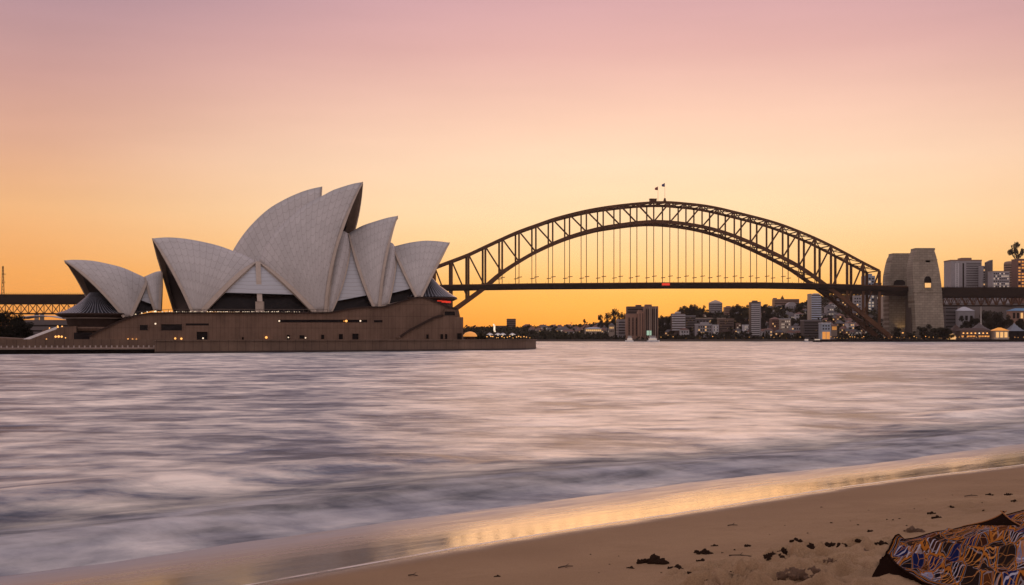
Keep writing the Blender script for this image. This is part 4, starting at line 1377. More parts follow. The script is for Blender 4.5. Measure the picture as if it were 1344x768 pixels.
b = Bld('apartment_tower', 'apartment tower', 'dark brown slab block behind the salmon twin towers at the water', 823, 847, 402.2, 444, 1500, 14, 0, 'tower_darkbrown')
b.body(); b.bands(10, 4, b.h - 2, 0.35, sides=False); b.roofbox(0.5, 0.8, 2.0)
b = Bld('apartment_tower', 'apartment tower', 'lower salmon apartment block at the water, left of the tall brown tower', 822.3, 838, 413, 444, 1452, 16, 0, 'tower_salmon')
b.body(); b.vstrips([-4, 0.5, 4.8], 3, b.h - 3.5, 1.6, 'glass'); b.parapet(); b.bands(7, 3, b.h - 3, 0.12, 'tower_brown', sides=False, name='spandrel', proud=0.3)
b = Bld('apartment_tower', 'apartment tower', 'narrow salmon stair tower between the salmon block and the tall brown tower', 837.6, 846, 409, 444, 1447, 16, 0, 'tower_salmon')
b.body(); b.vstrips([-1.6, 1.6], 3, b.h - 2, 0.8, 'glass'); b.roofbox(0.1, 0.6, 2)
b = Bld('apartment_tower', 'apartment tower', 'tallest brown twin tower at the water with pale vertical piers', 846.4, 864, 402, 444, 1445, 18, 0, 'tower_brown')
b.body(); b.vstrips([-6.2, -4, 1.0, 3.0, 6], 2, b.h - 3, 1.2, 'glass'); b.vstrips([-2.6, -0.6, 4.6], 1, b.h - 0.5, 0.7, 'tower_cream', 'pier', 0.4); b.roofbox(0.05, 0.55, 2.2)
b.box(2.2 - 8, 8.0 - 8, -9.4, -9.1, 3.5, 9, 'lit_hall', 'glow_green')
b = Bld('apartment_block', 'apartment block', 'small pale grey block just left of the salmon towers', 810, 821, 420, 441, 1480, 14, 0.1, 'tower_grey')
b.body(); b.bands(5, 2, b.h - 1, 0.35); b.parapet(); b.windows(4, 5, 2, b.h - 1, 0.35, 0.3, lit=0.35, mat='glass', rng=brng)
b = Bld('house', 'house', 'pale gabled house on the shore left of the small grey block', 799, 807.5, 427, 439, 1470, 10, -0.1, 'tower_cream')
b.body(); b.hip(3, 'roof_slate'); b.windows(3, 2, 2, b.h - 1, lit=0.3, rng=brng)
b = Bld('apartment_tower', 'apartment tower', 'white balcony tower with strong dark stripes right of the brown towers', 882.3, 899, 411.5, 436, 1560, 16, 0.0, 'tower_darkbrown')
b.body(); b.balconies(7, 2, b.h, 'tower_white', 1.5, 0.5); b.roofbox(0.3, 0.7, 2.2, 'tower_white')
b = Bld('apartment_block', 'apartment block', 'dark block with pale roof edge beside the striped white tower', 899.4, 913, 415, 437, 1580, 14, 0.0, 'tower_dark')
b.body(); b.bands(6, 2, b.h - 1, 0.3); b.windows(5, 6, 2, b.h - 1, 0.4, 0.3, lit=0.25, rng=brng); b.parapet('tower_grey')
b = Bld('apartment_block', 'apartment block', 'stepped pale flats low on the slope under the long flat roof', 914, 934.5, 426, 441, 1490, 14, 0.08, 'tower_grey')
b.body(); b.windows(6, 3, 1.5, b.h - 1, lit=0.15, rng=brng); b.box(-3, 6, -4, 4, b.h, b.h + 3.2, 'penthouse', 'tower_grey'); b.parapet('tower_white')
b = Bld('school_hall', 'hall', 'long low hall with a pale flat roof on the slope', 913, 952, 418.5, 427, 1720, 16, 0.0, 'tower_dark')
b.body(); b.box(-b.w / 2 - .6, b.w / 2 + .6, -9, 9, b.h, b.h + 1.3, 'roof', 'tower_cream'); b.windows(9, 1, 2, b.h - 1, lit=0.2, rng=brng)
b = Bld('round_tower', 'tower block', 'many-sided pale tower with a low pitched cap on the ridge', 931.5, 949.5, 397.5, 416, 1950, 20, 0.0, 'tower_grey')
oc = MB(); oc.lathe((0, 0, 0), [(b.w / 2, 0), (b.w / 2, b.h + 6)], 10); o = oc.build('wall', 'tower_grey', None); o.parent = b.t
oc = MB(); oc.lathe((0, 0, b.h + 6), [(b.w / 2 + .5, 0), (b.w / 4, 3), (0.05, 5)], 10); o = oc.build('roof', 'tower_cream', None); o.parent = b.t
for k in range(6):
    oc = MB(); oc.lathe((0, 0, 6 + 2.5 + k * (b.h - 3) / 6), [(b.w / 2 + .1, 0), (b.w / 2 + .1, 1.3)], 10); o = oc.build('window_band', 'glass', None); o.parent = b.t
b = Bld('apartment_block', 'apartment block', 'brown rounded-corner block below the many-sided tower', 944, 963, 419, 435, 1600, 18, 0.0, 'tower_darkbrown')
b.body(); b.bands(4, 2, b.h - 1, 0.3); b.windows(6, 4, 2, b.h - 1, 0.35, 0.3, lit=0.3, rng=brng); b.parapet('tower_brown')
b = Bld('apartment_block', 'apartment block', 'square brown block between the many-sided tower and the dark trees', 951.5, 965, 403, 420, 1850, 14, 0.0, 'tower_brown')
b.body(); b.bands(5, 2, b.h - 1, 0.3); b.roofbox(0.2, 0.6, 1.6)
b = Bld('apartment_tower', 'apartment tower', 'slender pale tower with herringbone balconies amid dark trees', 985.5, 998.2, 396.5, 442, 1500, 13, 0.0, 'tower_dark')
b.body(); b.balconies(16, 2, b.h - 1, 'tower_white', 1.3, 0.52, -b.w / 2 + 0.5, b.w / 2 - 1.2); b.box(b.w / 2 - 1.3, b.w / 2 + .2, -8, 6.6, 0, b.h + .5, 'stair_core', 'tower_grey'); b.bands(16, 2, b.h - 1, 0.35, 'glass', -b.w / 2 + .6, b.w / 2 - 1.4); b.roofbox(0.25, 0.75, 2)
b = Bld('office_slab', 'office block', 'wide brown flat-topped block on the skyline under the deck', 1016.5, 1049, 392.5, 412, 1980, 18, 0.0, 'tower_brown')
b.body(); b.bands(5, 3, b.h - 1, 0.3); b.box(-b.w / 2, -b.w / 2 + 5, -4, 4, b.h, b.h + 2, 'roof_plant', 'tower_brown')
b = Bld('domed_hall', 'hall', 'pale building with a rounded arched front below the wide brown block', 1033, 1045.8, 402, 416, 1800, 14, 0.0, 'tower_grey')
b.body(); q = [Vector((b.w / 2 * math.cos(a), -7, b.h + 6 + b.w * 0.42 * math.sin(a))) for a in [math.pi * k / 10 for k in range(11)]]
o = MB().prism(q, (0, 14, 0)).build('roof', 'tower_grey', None); o.parent = b.t; b.vstrips([-4, -1.4, 1.4, 4], 1, b.h, 1.0, 'glass')
b = Bld('apartment_tower', 'apartment tower', 'blue-white balcony tower left of where the arch meets the deck', 1063, 1077.3, 386.5, 424, 1620, 14, 0.0, 'tower_dark')
b.body(); b.balconies(12, 2, b.h - 1, 'tower_bluewhite', 1.5, 0.48, -b.w / 2 + 1.8, b.w / 2 + .3); b.box(-b.w / 2 - .1, -b.w / 2 + 2.2, -8, 7.1, 0, b.h + 1, 'stair_core', 'tower_cream'); b.roofbox(0.4, 0.9, 1.6, 'tower_white')
b = Bld('apartment_block', 'apartment block', 'red brick block left of the grey harbour flats', 1012.5, 1024, 419, 432, 1560, 14, 0.0, 'brick_red')
b.body(); b.windows(4, 3, 2, b.h - 1, lit=0.1, rng=brng); b.hip(3, 'roof_tile_red')
b = Bld('apartment_block', 'apartment block', 'pale terrace of flats with bright windows beside the red brick block', 1024.5, 1038, 419, 433, 1550, 14, 0.0, 'tower_cream')
b.body(); b.windows(5, 3, 1.5, b.h - 1, lit=0.6, rng=brng, litm='lit_win_cool'); b.parapet('tower_white')
b = Bld('apartment_block', 'apartment block', 'square dark grey block with pale roof edge below the blue-white tower', 1055, 1077, 420.8, 446, 1450, 18, 0.0, 'tower_dark')
b.body(); b.bands(6, 3, b.h - 1, 0.3); b.windows(6, 6, 3, b.h - 1, 0.3, 0.3, lit=0.2, rng=brng); b.parapet('tower_grey'); b.windows(2, 2, 3, 9, lit=0.5, rng=brng, u0=5, u1=9)
b = Bld('apartment_block', 'apartment block', 'pale blue-grey block with glowing orange lower floors at the water', 1078, 1090.5, 424.5, 446.3, 1325, 12, 0.0, 'tower_blue')
b.body(); b.windows(2, 1, 0.6, 9.2, 0.86, 0.92, lit=1.0, rng=brng, litm='glow_amber'); b.parapet('tower_white'); b.windows(3, 2, 10.5, b.h - 1, lit=0, rng=brng)
b = Bld('terrace_house', 'house', 'small house glowing amber beside the blue-grey waterside block', 1091.2, 1099, 427.5, 434.5, 1420, 10, 0.0, 'tower_cream')
b.body(); b.windows(4, 1, 0.8, b.h - 0.6, 0.7, 0.85, lit=1.0, rng=brng, litm='glow_amber'); b.hip(2.2, 'roof_tile_red')
b = Bld('office_tower', 'office tower', 'purple-grey tower seen through the steelwork below the deck', 1134.5, 1148.5, 362, 430, 1700, 16, 0.0, 'tower_blue')
b.body(); b.windows(3, 16, 3, b.h - 2, 0.6, 0.55, lit=0.4, rng=brng, litm='lit_win_cool'); b.roofbox(0.3, 0.8, 3)
b = Bld('office_tower', 'office tower', 'darker tower with a column of small lights left of the far pylon', 1149.8, 1157, 372, 430, 1690, 12, 0.0, 'tower_dark')
b.body(); b.windows(2, 14, 3, b.h - 2, 0.5, 0.5, lit=0.55, rng=brng, litm='lit_win_cool'); b.parapet()
b = Bld('office_tower', 'office tower', 'cream tower hard against the far granite pylon', 1157.8, 1166.5, 389, 432, 1560, 12, 0.0, 'tower_cream')
b.body(); b.windows(2, 9, 2, b.h - 2, 0.6, 0.4, lit=0.2, rng=brng)
b = Bld('apartment_block', 'apartment block', 'plain purple block behind the arch foot under the deck', 1120, 1131, 388, 420, 1640, 12, 0.0, 'tower_grey')
b.body(); b.windows(3, 7, 2, b.h - 2, 0.55, 0.45, lit=0.15, rng=brng)
b = Bld('office_tower', 'office tower', 'broad grey tower with a white grid edge above the right viaduct', 1248, 1288.5, 341.5, 392, 1620, 26, 0.0, 'tower_grey')
b.body(); b.vstrips([-14, -10.5], 8, b.h - 4, 1.3, 'tower_white', 'pier', 0.3)
b.bands(13, 16, b.h - 1, 0.28, 'tower_white', -13.4, -11.2, 'window_band', False, 0.35); b.vstrips([-4], 8, b.h - 4, 2.0, 'glass'); b.bands(14, 16, b.h - 3, 0.4, 'glass', 0, b.w / 2 - 1, 'window_band', False)
b.box(-4, 9, -8, 8, b.h - .1, b.h + 3.5, 'roof_plant', 'tower_brown'); b.box(-b.w / 2 - .3, b.w / 2 + .3, -13.3, 13.3, b.h - 1.0, b.h + .5, 'parapet', 'tower_brown')
b = Bld('office_block', 'office block', 'low grey office block in the gap right of the broad grey tower', 1289.5, 1297, 349, 392, 1600, 14, 0.0, 'tower_grey')
b.body(); b.windows(2, 9, 14, b.h - 1, 0.6, 0.5, lit=0.25, rng=brng)
b = Bld('office_tower', 'office tower', 'thin dark tower with a slanted top right of the broad grey tower', 1297, 1303, 345, 392, 1590, 12, 0.0, 'tower_dark')
b.body(); o = MB().prism([Vector((-b.w / 2, -6, b.h + 6)), Vector((b.w / 2, -6, b.h + 6)), Vector((b.w / 2, -6, b.h + 10)), Vector((-b.w / 2, -6, b.h + 7))], (0, 12, 0)).build('roof', 'tower_dark', None); o.parent = b.t
b = Bld('office_block', 'office block', 'wide pale office block with rows of windows left of the drum tower', 1303, 1325, 356.5, 392, 1560, 16, 0.0, 'tower_grey')
b.body(); b.windows(8, 6, 14, b.h - 1, 0.62, 0.5, lit=0.3, rng=brng, litm='lit_win_cool'); b.parapet('tower_cream')
b = Bld('drum_tower', 'tower block', 'brown drum-shaped tower at the right picture edge', 1321, 1337, 343, 392, 1660, 16, 0.0, 'tower_brown')
oc = MB(); oc.lathe((0, 0, 0), [(b.w / 2, 0), (b.w / 2, b.h + 3), (b.w / 2 - 1.2, b.h + 5.5), (b.w / 2 - 4, b.h + 6.4), (0.05, b.h + 6.5)], 24); o = oc.build('wall', 'tower_brown', None, True); o.parent = b.t
for k in range(9):
    oc = MB(); oc.lathe((0, 0, 6 + 18 + k * 3.4), [(b.w / 2 + .1, 0), (b.w / 2 + .1, 1.1)], 24); o = oc.build('window_band', 'glass', None); o.parent = b.t
b = Bld('office_tower', 'office tower', 'tower glowing with rows of orange windows at the right picture edge', 1335, 1372, 340.5, 392, 1570, 18, 0.0, 'brick_red')
b.body(); b.windows(8, 9, 14, b.h - 1, 0.62, 0.5, lit=0.8, rng=brng, litm='glow_amber'); b.parapet()
b = Bld('apartment_block', 'apartment block', 'dark block under the viaduct beside the near granite pylon', 1240.5, 1257, 400, 442, 1470, 14, 0.0, 'tower_dark')
b.body(); b.bands(8, 2, b.h - 2, 0.25)
b = Bld('warehouse', 'warehouse', 'pale gable-ended shed under the viaduct behind a dark tree', 1258, 1279, 408, 440, 1460, 16, 0.0, 'tower_grey')
b.body(); b.hip(5, 'roof_pale'); b.windows(3, 2, 4, b.h - 3, lit=0, rng=brng)
b = Bld('pool_pavilion', 'pavilion', 'blue-roofed pavilion with lit arches under the right viaduct', 1327.5, 1360, 408, 420, 1440, 14, 0.0, 'tower_salmon')
bmat('roof_blue', (0.1, 0.22, 0.36)); b.body(); b.hip(3.2, 'roof_blue', 0.8); b.windows(6, 1, 1, b.h - 1.5, 0.6, 0.8, lit=0.5, rng=brng)
b = Bld('apartment_tower', 'apartment tower', 'lone square tower silhouetted on the low distant shore', 665, 677, 419, 441, 1950, 14, 0.0, 'tower_darkbrown')
b.body(); b.bands(7, 3, b.h - 2, 0.3); b.parapet()
b = Bld('apartment_block', 'apartment block', 'low wing left of the lone tower on the distant shore', 650, 665, 427.5, 441, 1960, 14, 0.0, 'tower_darkbrown')
b.body(); b.bands(4, 3, b.h - 2, 0.3)
b = Bld('restaurant', 'restaurant', 'shore restaurant with long lit terraces below the lone umbrella pine', 768, 790, 431.5, 436, 1600, 12, 0.0, 'tower_cream')
b.body(); b.windows(8, 1, 0.8, b.h - .6, 0.8, 0.7, lit=1.0, rng=brng, litm='lit_win'); b.hip(2, 'roof_pale')

blocks = [(868, 880, 424, 437, 'grey'), (905, 913, 427, 440, 'brown'), (936, 944, 427, 440, 'pale'), (966, 977, 425, 439, 'brown'), (1000, 1010, 423, 438, 'pale'), (1004, 1016, 433, 443.5, 'grey'),
          (1038, 1052, 429, 443, 'grey'), (1044, 1056, 412, 424, 'pale'), (1001, 1012, 409, 420, 'brown'), (1098, 1110, 414, 428, 'brown'), (1112, 1122, 424, 438, 'pale'), (1126, 1136, 428, 442, 'brown'),
          (966, 975, 411, 424, 'grey'), (976, 984.5, 427, 442, 'pale'), (922, 934, 413, 424, 'brown'), (1084, 1095, 404, 417, 'grey'), (893, 905, 433, 443.5, 'pale'), (1060, 1070, 426, 444, 'brown'), (785, 796, 428, 439, 'grey')]
for x0, x1, yt, yb, kc in blocks:
    pb_ = at_hill((x0 + x1) / 2, yb)
    b = Bld('apartment_block', 'apartment block', 'small %s block of flats half hidden by trees on the far slope' % kc, x0, x1, yt, yb, pb_.y, 11, brng.uniform(-0.2, 0.2), {'grey': 'tower_grey', 'brown': 'tower_brown', 'pale': 'tower_white'}[kc], 'small %s flats on the slope' % kc)
    b.body()
    if brng.random() < 0.45: b.hip(2.6, brng.choice(('roof_tile_red', 'roof_slate')))
    else: b.parapet()
    b.windows(max(3, int(b.w / 3.2)), max(2, int(b.h / 3.4)), 1.2, b.h - 0.6, 0.55, 0.45, lit=0.3, rng=brng, litm=brng.choice(('lit_win', 'lit_win_cool', 'lit_win')))
# ---- small houses on the slopes: prototypes with parts, then copies
def house_proto(wall, roof, lit, litm):
    t = thing('hillside_house', (0, 0, 0), None, None)
    t['_o'] = (0, 0, 0)
    mb = MB(); mb.box((0, 0, 2.0), (11, 8, 8)); w_ = mb.build('wall', wall, None); w_.parent = t
    a, b_ = 6.0, 4.6; z = 6.0
    mb = MB(); bs = [Vector((-a, -b_, z)), Vector((a, -b_, z)), Vector((a, b_, z)), Vector((-a, b_, z))]; r1, r2 = Vector((-2.2, 0, z + 3)), Vector((2.2, 0, z + 3))
    for f_ in ([bs[0], bs[1], r2, r1], [bs[1], bs[2], r2], [bs[2], bs[3], r1, r2], [bs[3], bs[0], r1], bs[::-1]): mb.face(f_)
    r_ = mb.build('roof', roof, None); r_.parent = t
    ch = MB().box((2.8, 1.5, z + 2.6), (0.9, 0.9, 2.4)).build('chimney', 'brick_red', None); ch.parent = r_
    wi = []
    for k, u in enumerate((-3.5, 0, 3.5)):
        for zz in (1.6, 4.3):
            l = (k * 2 + int(zz)) % 4 in lit
            o = MB().box((u, -4.05, zz), (1.7, 0.3, 1.4)).build('lit_window' if l else 'window', litm if l else 'glass', None); o.parent = t
            wi.append((o, []))
    return t, [(w_, []), (r_, [(ch, [])])] + wi
HP = [house_proto('tower_cream', 'roof_tile_red', (1, 2), 'lit_win'), house_proto('tower_grey', 'roof_slate', (2, 0), 'lit_win_cool'),
      house_proto('tower_white', 'roof_tile_red', (1,), 'lit_win_cool'), house_proto('brick_red', 'roof_slate', (0, 3), 'lit_win')]
HD = ['cream house with red hipped roof', 'grey house with slate roof', 'white house with red roof', 'brick house with lit windows']
hused = set()
def house(px, py, where, gname, sc=1.0, k=None):
    k = brng.randrange(4) if k is None else k
    p = at_hill(px, py)
    t, tr = HP[k]
    rz = brng.uniform(-0.35, 0.35); s = (sc * brng.uniform(0.8, 1.25), sc, sc * brng.uniform(0.85, 1.2))
    if k in hused: o = dup_tree(t, tr, p, rz, s)
    else:
        hused.add(k); o = t; o.location = p; o.rotation_euler = (0, 0, rz); o.scale = s
    tag(o, HD[k] + ' ' + where, 'house', HD[k].split(' ')[0] + ' houses ' + gname)
zones = [
    (690, 800, 432.5, 441, 30, 'among trees on the low distant shore', 'on the distant shore', 1.0),
    (866, 884, 428, 443, 6, 'right of the tall brown tower', 'right of the brown towers', 0.9),
    (964, 986, 424, 444, 11, 'left of the slender pale tower', 'left of the slender tower', 0.95),
    (998, 1055, 432, 445, 20, 'at the water right of the slender pale tower', 'along the water', 0.95),
    (1000, 1060, 408, 428, 14, 'high on the wooded slope under the deck', 'on the upper slope', 0.95),
    (1078, 1135, 402, 440, 24, 'on the slope behind the arch foot', 'below the arch end', 0.95),
    (900, 985, 424, 438, 12, 'on the middle slope under the many-sided tower', 'on the middle slope', 0.9),
    (1100, 1136, 424, 444, 10, 'low by the water left of the arch foot', 'by the arch foot', 0.85)]
for x0, x1, y0, y1, n, wh, gn, sc in zones:
    for i in range(n):
        x = x0 + (x1 - x0) * (i + brng.random()) / n
        house(x, brng.uniform(y0, y1), wh, gn, sc)

# ---- trees on the slopes
hill_tree('umbrella', 767.5, 418.5, 432, 'lone umbrella pine on the distant low shore ridge', wide_px=8, D=1800)
for px, yt, yb, wd in ((789, 411, 440, 13), (797, 408.5, 441, 14), (806, 403, 441, 17), (815, 407, 440, 14), (822, 409, 441, 12)):
    hill_tree('round', px, yt, yb, 'tall dark tree in the clump left of the brown towers', 'dark trees left of the brown towers', wd)
tz = [  # x0,x1,ytop0,ytop1,height px,n,kind,label,group
    (865, 884, 411, 434, 10, 16, 'round', 'bushy dark tree between the brown towers and the white striped tower', 'trees right of the brown towers'),
    (893, 930, 398, 412, 13, 16, 'round', 'rounded dark tree on the ridge left of the many-sided tower', 'ridge trees left of the many-sided tower'),
    (900, 986, 414, 436, 11, 34, 'round', 'dark tree on the middle slope under the many-sided tower', 'trees on the middle slope'),
    (962, 986, 397, 410, 15, 14, 'round', 'big dark tree on the ridge right of the square brown block', 'ridge trees right of the square block'),
    (998, 1062, 398, 420, 13, 30, 'round', 'dark tree on the slope right of the slender pale tower', 'trees right of the slender tower'),
    (998, 1056, 422, 438, 9, 20, 'shrub', 'low dark shrub near the water right of the slender pale tower', 'shrubs along the water'),
    (1078, 1170, 404, 432, 12, 34, 'round', 'dark tree on the slope behind the foot of the arch', 'trees behind the arch foot'),
    (780, 822, 428, 440, 8, 14, 'shrub', 'low dark shrub at the water left of the salmon block', 'shrubs left of the salmon block'),
    (866, 984, 438, 442, 7, 26, 'shrub', 'low dark shrub along the water below the flats', 'shrubs below the flats'),
    (690, 790, 424.5, 433, 8, 40, 'round', 'small dark tree on the distant low shore', 'trees on the distant shore'),
    (612, 690, 426.5, 431, 7, 22, 'round', 'small dark tree on the far shore behind the promenade tip', 'trees behind the promenade tip')]
for x0, x1, ya, yb, hp, n, kind, lab, gn in tz:
    for i in range(n):
        x = x0 + (x1 - x0) * (i + trng.random()) / n
        yt = trng.uniform(ya, yb); h_ = hp * trng.uniform(0.75, 1.3)
        hill_tree(kind, x, yt, min(446.5, yt + h_), lab, gn, wide_px=h_ * trng.uniform(0.7, 1.1))
hill_tree('round', 1027.5, 384.5, 393, 'round treetop poking above the wide brown skyline block', wide_px=7, D=2040)
for px, yt, yb, wd in ((868, 412, 442, 15), (877, 413, 442, 14), (904, 399, 420, 13), (910, 397.5, 420, 14), (922, 399.5, 420, 14), (917, 404, 425, 15), (964, 399, 422, 13), (972, 397, 424, 16), (979, 402, 424, 13), (970, 410, 436, 18), (980, 414, 440, 18),
                          (1003, 404, 430, 16), (1010, 401, 428, 15), (1002, 416, 440, 16), (1048, 398, 420, 15), (1053, 410, 436, 16), (930, 408, 424, 14), (938, 414, 428, 14)):
    hill_tree('dense', px, yt, yb, 'large rounded dark tree standing between the flats on the slope', 'large trees between the flats', wd)
for px, yt, wd in ((1196, 434, 18), (1213, 424, 22), (1226, 425.5, 24), (1238, 428, 20), (1177, 428, 14), (1246, 431, 16)):
    hill_tree('dense', px, yt, 447, 'broad dark tree at the foot of the granite pylons', 'trees at the foot of the pylons', wd, D=1312 if px != 1177 else 1345)
for px, yt, wd in ((1268, 413, 24), (1283, 409, 22), (1297, 404, 24), (1311, 406, 26), (1324, 411, 20), (1338, 416, 22), (1352, 418, 20)):
    hill_tree('dense', px, yt, 446, 'large dark tree behind the waterside pavilions under the viaduct', 'trees behind the pavilions', wd, D=1400)
hill_tree('umbrella', 1335.5, 317.5, 345, 'umbrella pine with bare trunk rising above the buildings at the right edge', wide_px=24, D=1960)

# wooded ground cover as one mass
def scrub(name, px0, px1, d0, d1, n, size, seed, label):
    rng = random.Random(seed); mb = MB()
    for _ in range(n):
        D = rng.uniform(d0, d1); px = rng.uniform(px0, px1); x = (px - CX) / F * D; z = hz(x, D)
        if z < 0: continue
        for _ in range(3):
            p = Vector((x + rng.gauss(0, 2), D + rng.gauss(0, 2), z + abs(rng.gauss(0, 1)) * size * 0.8))
            a = Vector((rng.gauss(0, 1), rng.gauss(0, 1), rng.gauss(0, 1))).normalized(); b_ = a.orthogonal().normalized(); c = a.cross(b_)
            s = size * rng.uniform(0.4, 1.0)
            mb.face([p - b_ * s, p + c * s * 0.7, p + b_ * s, p - c * s * 0.7])
    o = mb.build(name, 'leaf_a', None); tag(o, label, 'woodland', kind='stuff')
scrub('distant_woodland', 520, 790, 1440, 2010, 6000, 3.0, 1, 'low dark woodland covering the distant shore')
scrub('hillside_scrub', 780, 1240, 1440, 2010, 6500, 2.6, 2, 'dark scrub covering the slope between the houses')
scrub('quayside_scrub', 1100, 1420, 1345, 1460, 1500, 2.0, 3, 'dark bushes behind the right quay')

# ---- quayside at the right: pavilions, tents, lamps, mast
def pavilion(label, cat, name, px0, px1, yt, ye, yb, D, dep, wallm, roofm, lit=None, nl=0, shape='hip'):
    b = Bld(name, cat, label, px0, px1, ye, yb, D, dep, 0, wallm, sink=3)
    b.body()
    hh = (ye - yt) / F * D
    if shape == 'hip': b.hip(hh, roofm, 0.8)
    elif shape == 'tent':
        mb = MB(); n = 8
        P = []
        for i in range(n + 1):
            u = i / n; r = []
            for j in range(n + 1):
                v = j / n; a, c = 2 * u - 1, 2 * v - 1
                z = hh * max(0, (1 - max(abs(a), abs(c))) ** 1.35)
                r.append((a * (b.w / 2 + 1), c * (dep / 2 + 1), b.h + b.sink + z))
            P.append(r)
        o = mb.grid(P).build('roof', roofm, None); o.parent = b.t
    if lit: b.windows(nl, 1, 0.6, b.h - 0.5, 0.72, 0.75, lit=1.0, rng=brng, litm=lit)
    return b
bmat('tent_brown', (0.10, 0.06, 0.05)); bmat('tent_grey', (0.17, 0.145, 0.15)); bmat('tent_blue', (0.19, 0.215, 0.26))
b = pavilion('long low waterside restaurant with a row of seven glowing lamps', 'restaurant', 'restaurant', 1260.5, 1300, 430.5, 434, 443.5, 1330, 12, 'tower_darkbrown', 'tent_brown')
for k in range(7):
    u = -b.w / 2 + b.w * (k + 0.7) / 7.6
    mb = MB().lathe((u, -6.8, 3 + b.h * 0.55), [(0.02, 0), (0.8, 0.3), (0.95, 0.8), (0.5, 1.3), (0.02, 1.4)], 8); o = mb.build('hanging_lamp', 'lamp_warm' if k != 4 else 'lamp_dim', None); o.parent = b.t
b.windows(10, 1, 0.4, 3.0, 0.8, 0.6, lit=0.5, rng=brng, litm='glow_amber')
pavilion('brown peaked tent roof behind the long lit restaurant', 'tent', 'peaked_tent', 1250, 1264, 425, 434, 446, 1348, 12, 'tower_darkbrown', 'tent_brown', shape='tent')
pavilion('grey-lilac peaked tent roof behind the long lit restaurant, below the pale pole', 'tent', 'peaked_tent', 1278, 1299.5, 423, 433, 446, 1350, 16, 'tower_dark', 'tent_grey', shape='tent')
pavilion('pale blue peaked tent pavilion with dark open front at the right edge', 'tent', 'peaked_tent', 1325, 1345, 423.5, 434.5, 445.5, 1328, 16, 'dark', 'tent_blue', shape='tent')
b = pavilion('bright yellow lit pavilion with a translucent roof, left of the pale blue tent', 'pavilion', 'lit_pavilion', 1305.5, 1324, 430, 434, 445, 1322, 12, 'tower_cream', 'glow_amber', 'lit_win', 3)
# lit half-round kiosk
kb = ray_at(1249, 446, 1318)
k_ = thing('arched_kiosk', kb, 'small half-round kiosk glowing yellow, left of the long lit restaurant', 'kiosk')
q = [kb + Vector((5 * math.cos(a), 0, 2.6 + 5 * math.sin(a) * 1.0)) for a in [math.pi * i / 10 for i in range(11)]] + [kb + Vector((-5, 0, 0)), kb + Vector((5, 0, 0))]
MB().prism(q, (0, 6, 0)).build('shell', 'tower_cream', k_)
q2 = [kb + Vector((4.4 * math.cos(a), -0.15, 2.4 + 4.2 * math.sin(a))) for a in [math.pi * i / 10 for i in range(11)]] + [kb + Vector((-4.4, -0.15, .4)), kb + Vector((4.4, -0.15, .4))]
MB().prism(q2, (0, 0.1, 0)).build('lit_front', 'lit_win', k_)
pole_b = ray_at(1287.5, 437, 1365); pole_t = ray_at(1287.5, 401.5, 1365)
tag(MB().tube(pole_b, pole_t, 0.75, 0.6, 8).build('pale_pole', 'white', None, origin=pole_b), 'tall plain pale pole standing under the right viaduct', 'pole')
def lamp_proto():
    t = thing('street_lamp', (0, 0, 0), None, None)
    a = MB().tube((0, 0, -0.5), (0, 0, 3.2), 0.16, 0.1, 6).build('post', 'rail', None); a.parent = t
    b_ = MB().lathe((0, 0, 3.0), [(0.02, 0), (0.42, 0.25), (0.5, 0.5), (0.35, 0.85), (0.02, 1.0)], 8).build('lamp_head', 'lamp_warm', None); b_.parent = t
    c = MB().tube((0, 0, -0.5), (0, 0, 3.2), 0.16, 0.1, 6)
    return t, [(a, []), (b_, [])]
LP, LT = lamp_proto()
first = True
lr = random.Random(9)
lamps = [(x, lr.choice((1299, 1301, 1304)), 'along the right quay in front of the pavilions', 'lamps along the right quay') for x in np.linspace(1160, 1342, 34)]
lamps += [(x, 1306, 'on the quay near the foot of the arch', 'lamps near the arch foot') for x in np.linspace(1092, 1134, 12)]
lamps += [(x, 1434, 'on the far shore below the flats', 'lamps on the far shore') for x in np.linspace(868, 1050, 12)]
for x, D, wh, gn in lamps:
    x += lr.uniform(-1.5, 1.5)
    p = Vector(((x - CX) / F * D, D, 0)); p.z = hz(p.x, p.y)
    if p.z < 0: p.z = 2.4
    s = lr.uniform(0.35, 1.0)
    if first: o = LP; o.location = p; o.scale = (s * .9, s * .9, s); first = False
    else: o = dup_tree(LP, LT, p, 0, (s * .9, s * .9, s))
    tag(o, 'small warm street lamp ' + wh, 'street lamp', gn)

